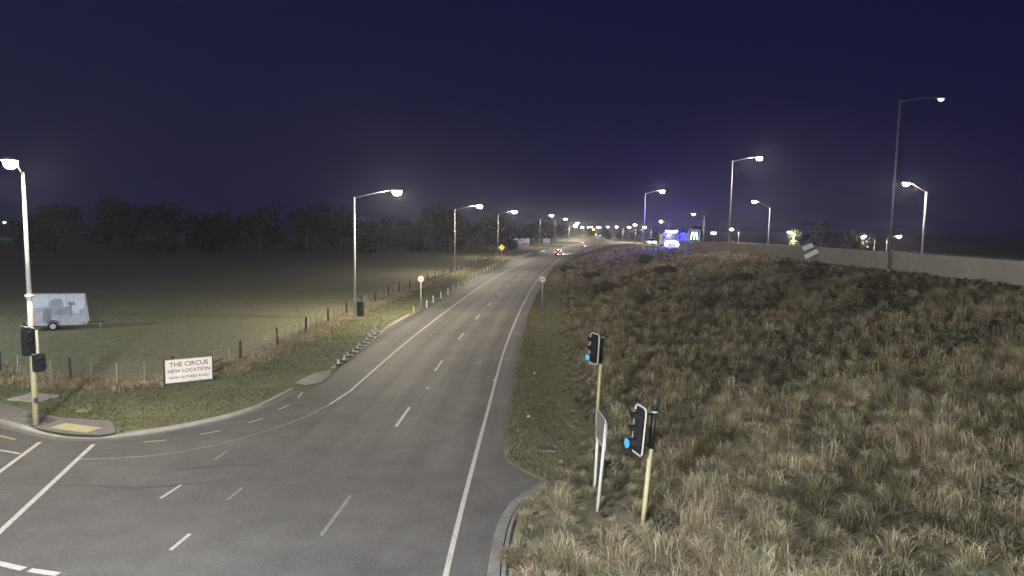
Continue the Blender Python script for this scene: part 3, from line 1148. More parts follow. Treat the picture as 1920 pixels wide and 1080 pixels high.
SHRUBS = [(17.1, 25.4, 1.83), (16.0, 70.2, 2.81), (17.9, 88.2, 2.82), (18.5, 54.3, 1.95), (10.4, 86.5, 2.42), (9.4, 111.8, 2.68),
          (13.9, 46.5, 1.49), (9.3, 68.2, 3.0), (10.7, 53.2, 1.7), (22.6, 55.5, 1.78), (22.1, 48.3, 1.74), (20.2, 34.0, 1.09),
          (8.7, 17.6, 0.84), (13.9, 22.5, 0.9), (22.6, 31.3, 1.0), (13.0, 32.1, 0.77), (9.0, 28.2, 0.79), (10.6, 13.8, 0.77),
          (3.6, 14.9, 0.7), (2.9, 19.3, 0.69), (5.6, 29.3, 0.7), (15.7, 31.2, 0.87), (22.2, 40.6, 1.3)]
for i, (x, y, w) in enumerate(SHRUBS):
    lb = ('largest near dark shrub on the right of the tussock bank' if i == 0 else 'low dark shrub growing among the pale tussocks on the bank')
    make_shrub((x, y, float(bank_z(x, y))), w, 0.55 + 0.22 * w, 60 + i, lb)

# ------------------------------------------------------------------ street lamps


def street_lamp(base, height, head, lens, label, group, polemat='galvanised', r0=0.11, r1=0.055, hs=1.0, name='street_lamp', sections=None, light=None):
    """Pole with a tapered arm to a luminaire; head is the luminaire's world position."""
    root = thing(name, label, 'street lamp', base, 0, group)
    hx, hy, hz = head[0] - base[0], head[1] - base[1], head[2] - base[2]
    if sections:
        for (z0, z1, ra, rb, m, nm) in sections:
            MB().tube([(0, 0, z0), (0, 0, z1)], [ra, rb], 12).build(nm, m, root, True)
    else:
        MB().tube([(0, 0, -0.4), (0, 0, height * 0.5), (0, 0, height)], [r0, (r0 + r1) / 2, r1], 12).build('pole', polemat, root, True)
        MB().tube([(0, 0, -0.05), (0, 0, 0.10)], [r0 * 1.9, r0 * 1.9], 12).build('base_flange', polemat, root)
    d = Vector((hx, hy, 0))
    L_ = d.length
    d.normalize()
    end = Vector((hx, hy, hz + 0.10)) - d * 0.25 * hs
    a = Vector((0, 0, height - 0.12))
    pts = [a, a.lerp(end, 0.3) + Vector((0, 0, 0.04)), a.lerp(end, 0.65) + Vector((0, 0, 0.05)), end]
    MB().tube(pts, [0.032, 0.026, 0.024, 0.022], 8).build('arm', polemat, root, True)
    if lens in ('lamp_warm', 'lamp_far', 'lamp_pink', 'lamp_cool', 'lamp_corner') and abs(hs - 1) > 0.01:
        key = '%s_%d' % (lens, round(hs * 100))
        if key not in MATS:
            src = MATS[lens].node_tree.nodes['Principled BSDF']
            emit(key, tuple(src.inputs['Emission Color'].default_value)[:3], src.inputs['Emission Strength'].default_value / hs ** 2)
        lens = key
    an = math.atan2(d.y, d.x)
    hd = MB()
    # luminaire housing: tapered shell
    secs = [(-0.46, 0.09, 0.06), (-0.30, 0.17, 0.10), (0.05, 0.22, 0.13), (0.36, 0.20, 0.10), (0.46, 0.10, 0.05)]
    V, Fc = [], []
    for (xx, ww, hh) in secs:
        for k in range(8):
            t = math.pi * k / 7
            V.append((xx * hs, ww * hs * math.cos(t), hh * hs * math.sin(t)))
    for i in range(len(secs) - 1):
        for k in range(7):
            q = i * 8 + k
            Fc.append((q, q + 1, q + 9, q + 8))
    Fc += [tuple(range(8)), tuple(range(32, 40))]
    Fc += [(i * 8, (i + 1) * 8, (i + 1) * 8 + 7, i * 8 + 7) for i in range(4)]
    hd.add(V, Fc)
    h = hd.build('lamp_head', 'dark_grey', root)
    h.location = (hx, hy, hz + 0.02)
    h.rotation_euler = (0, 0, an)
    MB().bowl((0.08 * hs, 0, -0.006), 0.30 * hs, 0.19 * hs, 0.26 * hs, 14, 4).build('lens', lens, h, True)
    return root


GL = 'street lamps along the left side of the road'
GR = 'street lamps on the ramp'
GF = 'distant street lamps'
# pole A with signals
lampA = street_lamp((-17.68, 24.27, 0.1), 9.35, (-16.78, 22.5, 9.67), 'lamp_corner',
                    'tall cream lamp and signal pole at the street corner by the tactile paving', GL, 'pole_cream', hs=1.05,
                    sections=[(-0.1, 0.06, 0.20, 0.20, 'dark_grey', 'base_flange'), (0.0, 2.75, 0.105, 0.095, 'pole_yellow', 'lower_pole'),
                              (2.75, 4.83, 0.094, 0.085, 'pole_cream', 'middle_pole'), (4.83, 4.92, 0.15, 0.15, 'white_paint', 'flange'),
                              (4.92, 9.35, 0.083, 0.05, 'white_paint', 'upper_pole')])
street_lamp((-12.95, 54.7, 0), 9.95, (-9.57, 54.7, 10.42), 'lamp_warm', 'nearest street lamp on the field side, beside the dark cabinet', GL, hs=1.25)
street_lamp((-9.15, 105.4, 0), 10.2, (-5.4, 105.4, 10.8), 'lamp_warm', 'second street lamp along the field fence, past the round speed sign', GL, hs=1.45)
street_lamp((-3.55, 159.4, 0), 10.4, (0.2, 159.4, 11.1), 'lamp_warm', 'third street lamp along the field, by the yellow diamond sign', GL, hs=1.7)
street_lamp((9.7, 240, 0), 10.4, (13.7, 240, 11.7), 'lamp_far', 'fourth street lamp along the left, near the large picture billboard', GL, hs=2.0)
street_lamp((18.3, 290, 0), 10.1, (22.5, 290, 11.1), 'lamp_far', 'fifth street lamp along the left, beside the small white board', GL, hs=2.0)
for i, (x, y, z) in enumerate([(33.6, 350, 9.8), (35.5, 375, 9.2), (37.0, 395, 8.9), (39.6, 420, 8.2), (41.5, 450, 8.0), (54, 520, 7.5), (57.5, 560, 7.4), (71.8, 640, 7.4), (77, 680, 7.4)]):
    street_lamp((x - 4, y, 0), z - 0.5, (x, y, z), 'lamp_far', 'far street lamp in the bright cluster where the road vanishes', GF, hs=2.2)
for i, (x, y, z) in enumerate([(63.9, 450, 8.0), (67.6, 520, 7.6), (74.7, 590, 7.5), (81, 690, 7.4)]):
    street_lamp((x + 3.5, y, 0), z - 0.5, (x, y, z), 'lamp_far', 'tiny far street lamp low over the horizon road', GF, hs=2.0)
for (x, y, z, lb) in [(54.4, 350, 8.1, 'leftmost of the five distant lamps left of the lit truck'), (60.9, 350, 7.9, 'second of the five distant lamps left of the lit truck'),
                      (54.7, 300, 9.1, 'highest of the five distant lamps left of the lit truck'), (65.0, 330, 8.0, 'rightmost of the five distant lamps left of the lit truck'),
                      (66.4, 300, 10.7, 'distant lamp just above the lit truck roof')]:
    street_lamp((x + 3.2, y, float(bank_z(x + 3.2, y))), z - 0.6 - float(bank_z(x + 3.2, y)), (x, y, z), 'lamp_far', lb, GF, hs=2.0)
# ramp lamps
street_lamp((25.15, 44.5, 5.2), 11.15, (27.75, 44.5, 16.45), 'lamp_dim', 'tall thin unlit-looking lamp pole in front of the barrier at far right', GR, 'wire', 0.085, 0.05, hs=0.7)
street_lamp((24.9, 77, 5.0), 10.55, (27.85, 77, 15.9), 'lamp_pink', 'tall lamp pole at the middle of the barrier with its arm to the right', GR, hs=1.05)
street_lamp((24.9, 127, 4.3), 9.95, (27.95, 127, 14.75), 'lamp_pink', 'lamp pole rising from the bank crest just left of the lit truck', GR, hs=1.35)
street_lamp((55.2, 90, float(bank_z(55.2, 90)) - 0.1), 13.2 - float(bank_z(55.2, 90)), (52.5, 90, 14.2), 'lamp_pink', 'pale lamp pole behind the barrier at right with its arm to the left', GR, 'white_paint', 0.15, 0.12, hs=1.3)
street_lamp((53.5, 140, float(bank_z(53.5, 140)) - 0.1), 12.4 - float(bank_z(53.5, 140)), (50.3, 140, 13.55), 'lamp_pink', 'lamp pole behind the barrier left of the lit bush', GR, 'white_paint', 0.13, 0.10, hs=1.4)
street_lamp((65.6, 230, float(bank_z(65.6, 230)) - 0.1), 11.9 - float(bank_z(65.6, 230)), (62, 230, 12.65), 'lamp_pink', 'lamp pole standing above the lit arches sign', GR, hs=1.6)
for (x, y, z, dx, lb) in [(72.0, 220, 7.75, 2.2, 'small lamp low behind the barrier beside the tall middle pole'), (62.0, 150, 7.35, 1.0, 'small lamp shining in front of the pale green bush'),
                          (78.7, 150, 6.6, 2.5, 'left of the two low lamps far right behind the barrier'), (86.5, 150, 6.7, -2.6, 'right of the two low lamps far right behind the barrier')]:
    gz = float(bank_z(x + dx, y))
    street_lamp((x + dx, y, gz - 0.1), z - 0.6 - gz, (x, y, z), 'lamp_pink', lb, 'low lamps behind the barrier', hs=1.3)
street_lamp((38, 300, 0), 6.3, (36.2, 300, 6.8), 'amber', 'dull amber lamp below the far lamp cluster', GF, hs=1.6)
# lamps of the junction that stand beside and behind the viewpoint
street_lamp((-11.0, -4.0, 0), 10.2, (-8.2, -1.2, 10.6), 'lamp_cool', 'street lamp on the near corner of the junction behind the viewpoint', 'junction lamps', hs=0.8)
street_lamp((11.5, -16.5, float(bank_z(11.5, -16.5)) - 0.1), 9.2, (8.0, -16.0, 11.8), 'lamp_bank', 'street lamp on the bank behind the viewpoint', 'junction lamps', hs=0.85)

street_lamp((-47.0, 40.0, 0), 10.0, (-45.2, 37.6, 10.4), 'lamp_side', 'street lamp along the side road left of the view', 'junction lamps', hs=0.9)

# distant yard lights beyond the field
for (x, y, z, m, lb) in [(-175.2, 250, 7.7, 'house_light', 'tiny white yard light in the dark far left'), (-190.0, 250, 6.0, 'house_teal', 'teal yard light at the far left edge of the field'),
                         (-149.8, 300, 8.1, 'house_light', 'tiny white light beyond the field trees'), (-171.3, 300, 7.2, 'house_light', 'small faint light far beyond the field, left of the trees')]:
    t = thing('yard_light', lb, 'lamp', (x, y, 0), 0, 'yard lights beyond the field')
    MB().tube([(0, 0, 0), (0, 0, z - 0.1)], [0.08, 0.05], 8).build('post', 'wood_dark', t)
    MB().box((0, 0, z + 0.32), (0.5, 0.5, 0.12), 0, 0.5).build('hood', 'dark_grey', t)
    MB().bowl((0, 0, z + 0.25), 0.36, 0.36, 0.4, 10, 3).build('bulb', m, t)

# ------------------------------------------------------------------ traffic signals


def signal_head(parent, loc, rz, lit=None, k=1.0, lamps=3, border=True, face='front'):
    """Three-lamp head facing local -Y; parts go under the housing."""
    hh = 0.32 * lamps * k
    hb = MB().box((0, 0, 0), (0.27 * k, 0.20 * k, hh)).build('signal_head', 'black', parent, loc=loc)
    hb.rotation_euler = (0, 0, rz)
    w2, h2 = 0.27 * k, hh / 2 + 0.10 * k
    c = 0.08 * k
    poly = [(-w2 + c, -h2), (w2 - c, -h2), (w2, -h2 + c), (w2, h2 - c), (w2 - c, h2), (-w2 + c, h2), (-w2, h2 - c), (-w2, -h2 + c)]
    MB().prism(poly, 'y', -0.015, 0.012).build('backing_board', 'black', hb)
    if border:
        ring = MB()
        nP = len(poly)
        for i in range(nP):
            a, b = poly[i], poly[(i + 1) % nP]
            ring.tube([(a[0], -0.022, a[1]), (b[0], -0.022, b[1])], 0.022 * k, 6)
        ring.build('board_border', 'white_paint', hb)
    for i in range(lamps):
        z = hh / 2 - (i + 0.5) * 0.32 * k
        V, Fc = [], []
        nn = 14
        for j in range(nn + 1):
            t = R(-30) + R(240) * j / nn
            rr_ = 0.128 * k
            V += [(rr_ * math.cos(t), -0.10 * k, z + rr_ * math.sin(t)), (rr_ * math.cos(t), -(0.20 + 0.13 * max(0, math.sin(t))) * k, z + rr_ * math.sin(t))]
        for j in range(nn):
            Fc.append((2 * j, 2 * j + 1, 2 * j + 3, 2 * j + 2))
        v = MB().add(V, Fc).build('visor', 'black', hb)
        sm = v.modifiers.new('thickness', 'SOLIDIFY')
        sm.thickness = 0.008
        on = lit and i == lamps - 1
        ln = MB()
        y_ = 0.30 if on else 0.10       # the lit aspect has a deep hood with its lens at the front
        if on:
            MB().tube([(0, -0.10 * k, z), (0, -0.30 * k, z)], [0.128 * k, 0.128 * k], 16).build('lens_hood', 'black', hb)
        ln.tube([(0, -y_ * k, z), (0, -(y_ + 0.018) * k, z), (0, -(y_ + 0.04) * k, z)], [0.118 * k, 0.118 * k, 0.08 * k], 16)
        ln.build('lens', lit if on else 'glass', hb)
    return hb


def signal_post(loc, rz, label, h, zsleeve, zhead, k=1.0, lean=0.0):
    root = thing('traffic_signal', label, 'traffic light', loc, 0, 'traffic signals at the tussock bank')
    root.rotation_euler = (0, lean, 0)
    MB().tube([(0, 0, -0.4), (0, 0, zsleeve)], [0.060, 0.057], 12).build('pole', 'pole_yellow', root, True)
    MB().tube([(0, 0, zsleeve), (0, 0, h - 0.32)], [0.068, 0.068], 12).build('pole_sleeve', 'black', root, True)
    MB().tube([(0, 0, h - 0.36), (0, 0, h - 0.33)], [0.085, 0.085], 12).build('collar', 'galvanised', root)
    MB().tube([(0, 0, h - 0.33), (0, 0, h - 0.02), (0, 0, h)], [0.078, 0.085, 0.05], 12).build('cap', 'dark_green', root, True)
    d = (-math.sin(-rz), -math.cos(-rz))
    off = 0.34
    c = (d[0] * off, d[1] * off, zhead)
    signal_head(root, c, rz, 'signal_green', k)
    for zz in (0.38, -0.38):
        MB().tube([(0, 0, zhead + zz), (d[0] * (off - 0.08), d[1] * (off - 0.08), zhead + zz)], 0.022, 6).build('bracket', 'black', root)
    # a second head on the back of the pole, seen from its edge
    return root


signal_post((3.25, 15.7, 0.05), R(-74), 'nearest traffic signal on a yellow post, green lamp lit, low on the bank', 3.70, 2.45, 2.90, lean=R(3.8))
signal_post((3.34, 25.2, 0.10), R(-60), 'farther traffic signal on a yellow post behind the twin white sign posts', 3.86, 2.50, 3.08, lean=R(2.4))

# signals on pole A (belong to the pole)
hb = signal_head(lampA, (-0.30, 0.12, 3.25), R(140), None, 1.0, 3, False)
hb2 = signal_head(lampA, (0.06, -0.26, 3.22), R(70), None, 0.9, 3, False)
for zz in (3.72, 2.74):
    MB().tube([(-0.45, 0.12, zz), (0.30, -0.26, zz)], 0.02, 6).build('bracket', 'white_paint', lampA)
MB().tube([(0.27, -0.1, 2.76), (0.27, -0.1, 3.62)], 0.05, 8).build('conduit_post', 'pole_cream', lampA)
signal_head(lampA, (0.30, -0.10, 2.40), R(55), None, 0.8, 2, False)
for zz in (2.66, 2.1):
    MB().tube([(0, 0, zz), (0.30, -0.08, zz)], 0.02, 6).build('bracket', 'pole_yellow', lampA)
for sx in (-0.14, 0.14):
    MB().box((sx, -0.13, 1.0), (0.11, 0.09, 0.19)).build('push_button_box', 'dark_grey', lampA) if sx > 0 else None

# ------------------------------------------------------------------ signs
# twin-post sign seen from its edge
t = thing('twin_post_sign', 'grey sign plate seen edge-on, standing on two white posts in the tussocks', 'sign', (2.41, 17.6, 0))
MB().tube([(0.0, 0.70, -0.3), (0.075, 0.70, 2.45)], 0.042, 10).build('post', 'white_paint', t, True)
MB().tube([(-0.12, -0.66, -0.3), (0.09, -0.66, 2.70)], 0.042, 10).build('post', 'white_paint', t, True)
poly = [(-0.68, 1.98), (-0.74, 2.06), (-0.74, 2.70), (-0.66, 2.80), (0.66, 2.74), (0.74, 2.66), (0.74, 2.02), (0.66, 1.94)]
V = [(0.045 - 0.035 * q[0], q[0], q[1]) for q in poly] + [(0.058 - 0.035 * q[0], q[0], q[1]) for q in poly]
MB().add(V, [tuple(range(7, -1, -1)), tuple(range(8, 16))] + [(i, (i + 1) % 8, 8 + (i + 1) % 8, 8 + i) for i in range(8)]).build('sign_plate', 'plate_back', t)
ring = MB()
for i in range(8):
    a, b = poly[i], poly[(i + 1) % 8]
    ring.tube([(0.05 - 0.035 * a[0], a[0], a[1]), (0.05 - 0.035 * b[0], b[0], b[1])], 0.014, 5)
ring.build('plate_edge', 'galvanised', t)


def disc(c, r, y0, y1, n=24):
    return [(c[0] + r * math.cos(2 * math.pi * i / n), c[1] + r * math.sin(2 * math.pi * i / n)) for i in range(n)]


def speed_sign(loc, h, label, rz, ringm='red_ring'):
    t = thing('speed_sign', label, 'road sign', loc, rz, 'speed limit signs')
    MB().tube([(0, 0.03, -0.3), (0, 0.03, h + 0.2)], 0.045, 10).build('post', 'white_paint', t, True)
    p = MB().prism(disc((0, h), 0.30, 0, 0), 'y', -0.03, -0.015).build('sign_plate', 'sign_white', t)
    V, Fc = [], []
    for i in range(28):
        a = 2 * math.pi * i / 28
        V += [(0.275 * math.cos(a), -0.034, h + 0.275 * math.sin(a)), (0.235 * math.cos(a), -0.034, h + 0.235 * math.sin(a))]
    Fc = [(2 * i, 2 * i + 1, (2 * i + 3) % 56, (2 * i + 2) % 56) for i in range(28)]
    MB().add(V, Fc).build('ring', ringm, p)
    lettering('lettering', '60', 0.27, 'dark_grey', p, (0, -0.034, h), (R(90), 0, 0))
    return t


speed_sign((-8.36, 60.9, 0), 2.80, 'round speed limit sign on a white post at the left road edge', R(-6))
speed_sign((2.95, 64.3, 0), 2.66, 'round speed limit sign on a thin post on the right verge', R(2))

t = thing('diamond_sign', 'yellow diamond warning sign by the third street lamp', 'road sign', (-2.75, 167.9, 0))
MB().tube([(0, 0.05, -0.3), (0, 0.05, 2.4)], 0.05, 8).build('post', 'galvanised', t)
MB().prism([(0, 1.45), (0.82, 2.27), (0, 3.09), (-0.82, 2.27)], 'y', -0.02, 0.0).build('sign_plate', 'sign_yellow', t)
MB().box((0, -0.026, 2.2), (0.1, 0.008, 0.7)).build('symbol', 'black', t)

# circus board
t = thing('circus_board', 'white board with red lettering announcing the circus, on short posts at the verge', 'sign board', (-15.38, 31.35, 0), math.atan2(1.15, 1.68))
W_ = 2.04
b = MB().box((0, 0, 0.71), (W_, 0.03, 1.10)).build('board', 'sign_white', t)
fr = MB()
for zz in (0.165, 1.255):
    fr.box((0, -0.006, zz), (W_ + 0.02, 0.045, 0.025))
fr.build('frame', 'white_paint', b)
for sx in (-W_ / 2 - 0.03, W_ / 2 + 0.03):
    MB().box((sx, 0.02, 0.60), (0.07, 0.07, 1.44)).build('post', 'wood_dark', t)
MB().box((W_ / 2 + 0.35, 0.35, 0.5), (0.06, 0.9, 0.05), R(-40)).build('brace', 'wood_dark', t)
MB().box((W_ / 2 + 0.35, 0.35, 0.95), (0.06, 0.9, 0.05), R(-40)).build('brace', 'wood_dark', t)
lettering('lettering', 'THE CIRCUS', 1.68, 'faded_red', b, (0, -0.019, 1.01), (R(90), 0, 0))
lettering('lettering', 'NEW LOCATION', 1.84, 'faded_red', b, (0, -0.019, 0.70), (R(90), 0, 0))
lettering('lettering', 'NOW GUTHREY ROAD', 1.72, 'faded_red', b, (0, -0.019, 0.39), (R(90), 0, 0))

# cabinet by the nearest lamp
t = thing('roadside_cabinet', 'tall dark cabinet beside the nearest street lamp on the fence line', 'cabinet', (-12.55, 55.0, 0), R(-8))
MB().box((0, 0, 0.66), (0.48, 0.42, 1.32)).build('cabinet_body', 'dark_green', t)
d_ = MB().box((0, -0.222, 0.68), (0.40, 0.02, 1.16)).build('door', 'dark_green', t)
MB().box((0.14, -0.24, 0.72), (0.03, 0.02, 0.14)).build('handle', 'galvanised', d_)
MB().box((0, 0, 1.345), (0.54, 0.48, 0.05), 0, 0.9).build('roof', 'dark_grey', t)
MB().box((0, 0, 0.03), (0.62, 0.56, 0.10)).build('plinth', 'concrete', t)

# ------------------------------------------------------------------ wire fence
fence = thing('wire_fence', 'wire and batten fence with dark posts along the edge of the field', 'fence', (0, 0, 0))
post_me = MB().tube([(0, 0, -0.3), (0, 0, 1.14), (0, 0, 1.18)], [0.075, 0.068, 0.05], 8)
batt_me = MB().box((0, 0, 0.52), (0.045, 0.035, 1.0))
p0 = post_me.build('fence_post', 'wood_dark', fence)
b0 = batt_me.build('batten', 'wood_pale', fence)
F2 = [Vector((*p, 0)) for p in fence_pts[2:]]
seg = [(b_ - a_).length for a_, b_ in zip(F2[:-1], F2[1:])]
tot = sum(seg)


def along(s):
    for a_, b_, l_ in zip(F2[:-1], F2[1:], seg):
        if s <= l_:
            return a_.lerp(b_, s / l_)
        s -= l_
    return F2[-1]


s_, i, first_p, first_b = 0.0, 0, True, True
while s_ < min(tot, 165):
    p = along(s_)
    if i % 4 == 0:
        o = p0 if first_p else p0.copy()
        if not first_p:
            COL.objects.link(o)
        first_p = False
    else:
        o = b0 if first_b else b0.copy()
        if not first_b:
            COL.objects.link(o)
        first_b = False
    o.parent = fence
    o.location = (p.x + rnd.uniform(-0.04, 0.04), p.y, 0)
    o.rotation_euler = (rnd.uniform(-0.04, 0.04), rnd.uniform(-0.05, 0.05), rnd.uniform(0, 1))
    s_ += 1.22
    i += 1
for zz in (0.25, 0.5, 0.75, 1.0):
    pts = [along(s) for s in np.arange(0, min(tot, 165), 1.22)]
    MB().tube([(q.x, q.y, zz + 0.01 * math.sin(k)) for k, q in enumerate(pts)], 0.006, 4).build('wire', 'wire', fence)

# ------------------------------------------------------------------ marker posts along the left edge
mk = MB()
mk.box((0, 0, 0.36), (0.17, 0.06, 0.72), 0, 0.62)
pm = None
pl = 'white flexible marker post in the row along the left road edge'
wy = [62, 66, 74.5, 107.5, 141, 187, 215]
wx = [-7.99, -7.85, -7.18, -5.03, -1.78, 5.9, 12.2]
mesh_w = None
k = 0
y = 62.2
while y < 206:
    x = float(np.interp(y, wy, wx))
    orange = k in (4, 10, 16)
    if mesh_w is None:
        o = mk.build('marker_post', 'white_paint')
        mesh_w = o.data
        bandme = MB().box((0, -0.035, 0.58), (0.12, 0.012, 0.10)).build('reflector_band', 'sign_white', o).data
        omesh = mesh_w.copy()
        omesh.materials[0] = MATS['orange']
    else:
        o = bpy.data.objects.new('marker_post', omesh if orange else mesh_w)
        COL.objects.link(o)
        bb = bpy.data.objects.new('reflector_band', bandme)
        COL.objects.link(bb)
        bb.parent = o
    o.location = (x, y, 0.012)
    o.rotation_euler = (rnd.uniform(-0.05, 0.05), rnd.uniform(-0.06, 0.06), rnd.uniform(-0.2, 0.2))
    tag(o, 'faded orange marker post standing in the white marker row' if orange else pl, 'marker post', 'marker posts along the left road edge')
    y += 4.05 if y < 110 else 3.7
    k += 1
o = bpy.data.objects.new('marker_post', omesh)
COL.objects.link(o)
o.location = (-8.55, 57.6, 0.012)
tag(o, 'faded orange marker post nearest the viewer, just before the speed sign', 'marker post', 'marker posts along the left road edge')
# knocked-down stubs
st = MB().box((0, 0, 0.22), (0.20, 0.07, 0.44), 0, 0.6)
sb = MB().box((0, 0, 0.03), (0.30, 0.30, 0.06), 0, 0.8)
first = True
for k in range(11):
    y = (35.9, 36.9, 38.2, 39.3, 40.4, 41.4, 42.4, 43.5, 44.6, 45.7, 46.6)[k]
    x = -9.42 + 0.02 * math.sin(k * 2.2)
    if first:
        t0_ = thing('marker_stub', '', 'marker post', (x, y, 0.06))
        st.build('stub', 'white_paint', t0_)
        sb.build('base', 'rubber', t0_)
        t = t0_
        first = False
    else:
        t = dup(t0_, (x, y, 0.06))
    t['label'] = 'battered short white marker stub on the concrete nib at the left road edge'
    t['category'] = 'marker post'
    t['group'] = 'battered marker stubs on the concrete nib'
    for c in t.children:
        if c.name.startswith('stub'):
            c.rotation_euler = (rnd.uniform(-0.5, 0.3), rnd.uniform(-0.7, 0.1), rnd.uniform(-0.6, 0.6))
            sc = (1.0 if k > 7 else 0.75) * rnd.uniform(0.8, 1.15)
            c.scale = (sc, sc, sc * (1.5 if k == 10 else 1.0))
# small white reflective studs on the road
for i, (x, y) in enumerate([(-3.95, 31.2), (-3.62, 41.5), (-1.75, 37.2), (-0.85, 33.0), (0.75, 26.5), (1.25, 34.5), (1.7, 21.3)]):
    o = MB().box((0, 0, 0.02), (0.12, 0.10, 0.05), 0, 0.7).build('road_stud', 'white_paint', loc=(x, y, 0.02 if x < 0.2 else 0.08))
    tag(o, 'small pale stud or scrap lying on the right of the road', 'road stud', 'small pale studs and scraps')

# ------------------------------------------------------------------ billboard trailers in the field


def flat(name, pts, y, m, parent):
    n_ = len(pts)
    return MB().prism(pts, 'y', y - 0.004, y).build(name, m, parent)


t = thing('billboard_trailer', 'small parked trailer with pale blue printed sides in the field behind the corner', 'trailer', (-32.2, 47.0, 0), R(26))
side = [(-1.75, 0.42), (1.75, 0.36), (1.62, 2.48), (-1.55, 2.55)]
# A-frame body: two leaning panels
V = []
for (x, z) in side:
    s = (z - 0.4) / 2.1
    V.append((x, -0.85 + 0.55 * s, z))
for (x, z) in side:
    s = (z - 0.4) / 2.1
    V.append((x, 0.85 - 0.55 * s, z))
bd = MB().add(V, [(0, 1, 2, 3), (7, 6, 5, 4), (0, 3, 7, 4), (1, 5, 6, 2), (3, 2, 6, 7), (0, 4, 5, 1)]).build('body', 'print_sky', t)


def on_side(pts, off):
    out = []
    for (x, z) in pts:
        s = (z - 0.4) / 2.1
        out.append((x, -0.85 + 0.55 * s - off, z))
    return out


def patch(pts, m, lift):
    a = on_side(pts, lift)
    b_ = on_side(pts, lift - 0.004)
    n_ = len(pts)
    MB().add(a + b_, [tuple(range(n_)), tuple(range(2 * n_ - 1, n_ - 1, -1))] + [(i, (i + 1) % n_, n_ + (i + 1) % n_, n_ + i) for i in range(n_)]).build('printed_shape', m, bd)


patch([(-1.68, 0.46), (1.68, 0.40), (1.66, 1.5), (1.2, 1.36), (0.6, 1.30), (-0.7, 1.62), (-1.6, 1.55)], 'print_grey', 0.006)
patch([(-0.75, 1.05), (0.75, 1.05), (0.75, 1.62), (-0.75, 1.66)], 'print_mid', 0.010)
patch([(-0.5, 1.66), (0.4, 1.62), (0.3, 2.1), (0.1, 2.2), (-0.2, 2.2), (-0.42, 2.05)], 'print_mid', 0.010)
patch([(-0.85, 0.6), (-0.35, 0.55), (-0.3, 1.5), (-0.8, 1.5)], 'print_dark', 0.014)
patch([(0.72, 1.0), (0.86, 1.0), (0.86, 1.7), (1.12, 1.74), (1.02, 1.95), (0.66, 1.95), (0.6, 1.8), (0.72, 1.72)], 'print_dark', 0.014)
patch([(0.9, 1.2), (1.3, 1.15), (1.3, 1.42), (1.1, 1.55)], 'print_sky', 0.018)
patch([(-1.5, 0.72), (-1.2, 0.72), (-1.2, 1.0), (-1.5, 1.0)], 'print_pink', 0.014)
patch([(0.35, 0.70), (1.3, 0.68), (1.3, 0.75), (0.35, 0.77)], 'white_paint', 0.014)
patch([(-0.6, 1.60), (0.35, 1.57), (0.35, 1.62), (-0.6, 1.65)], 'white_paint', 0.022)
trim = MB()
cs = on_side([(-1.75, 0.42), (1.75, 0.36), (1.62, 2.48), (-1.55, 2.55)], 0.012)
for i in range(4):
    trim.tube([cs[i], cs[(i + 1) % 4]], 0.022, 6)
trim.build('edge_trim', 'galvanised', bd)
sm_ = MB()
for xx in (-0.55, 0.6):
    cs2 = on_side([(xx, 0.42), (xx * 0.92, 2.5)], 0.024)
    sm_.tube(cs2, 0.007, 5)
sm_.build('panel_seam', 'dark_grey', bd)
for sx in (-1.6, 1.6):
    MB().box((sx, -0.9, 0.45), (0.14, 0.05, 0.09)).build('side_lamp', 'brick_red', t)
MB().add([(-1.765, -0.86, 0.41), (-1.765, 0.86, 0.41), (-1.565, 0.31, 2.56), (-1.565, -0.31, 2.56)], [(0, 1, 2, 3)]).build('end_panel', 'blue_fringe', bd)  # end face painted blue to imitate a lens colour fringe
for sy in (-0.82, 0.82):
    w = MB().tube([(-0.25, sy - 0.09, 0.31), (-0.25, sy + 0.09, 0.31)], 0.31, 18).build('wheel', 'rubber', t)
    MB().tube([(-0.25, sy - 0.105, 0.31), (-0.25, sy + 0.105, 0.31)], 0.18, 14).build('rim', 'rim', w)
mg = MB()
for i in range(9):
    a, b_ = math.pi * i / 9, math.pi * (i + 1) / 9
    mg.tube([(-0.25 + 0.37 * math.cos(a), -0.80, 0.33 + 0.37 * math.sin(a)), (-0.25 + 0.37 * math.cos(b_), -0.80, 0.33 + 0.37 * math.sin(b_))], 0.045, 5)
mg.build('mudguard', 'black', t)
MB().tube([(1.7, 0, 0.42), (2.7, 0, 0.42)], 0.05, 6).build('drawbar', 'dark_grey', t)
MB().tube([(2.5, 0, 0.0), (2.5, 0, 0.42)], 0.03, 6).build('jockey_stand', 'galvanised', t)
MB().box((0, 0, 0.37), (3.3, 1.5, 0.08)).build('chassis', 'dark_grey', t)

t = thing('billboard', 'large picture billboard with red and blue shapes in the field beyond the diamond sign', 'billboard', (2.9, 240, 0))
b = MB().box((0, 0, 1.85), (6.3, 0.15, 3.0)).build('panel', 'print_grey', t)
flat('printed_shape', [(-3.1, 0.4), (3.1, 0.4), (3.1, 1.3), (-3.1, 1.3)], -0.08, 'print_dark', b)
flat('printed_shape', [(-3.1, 2.7), (0.6, 2.9), (0.9, 3.25), (-3.1, 3.25)], -0.08, 'print_sky', b)
flat('printed_shape', [(0.2, 0.75), (2.8, 0.75), (2.9, 1.3), (1.6, 1.75), (0.0, 1.5)], -0.086, 'brick_red', b)
flat('printed_shape', [(1.2, 2.7), (3.1, 1.9), (3.1, 3.3), (2.3, 3.3)], -0.086, 'print_sky', b)
flat('printed_shape', [(0.7, 2.95), (1.9, 2.8), (1.8, 3.2), (0.9, 3.3)], -0.09, 'brick_red', b)
for sx in (-2.6, 0, 2.6):
    MB().box((sx, 0.16, 1.3), (0.16, 0.14, 2.6)).build('post', 'wood_dark', t)
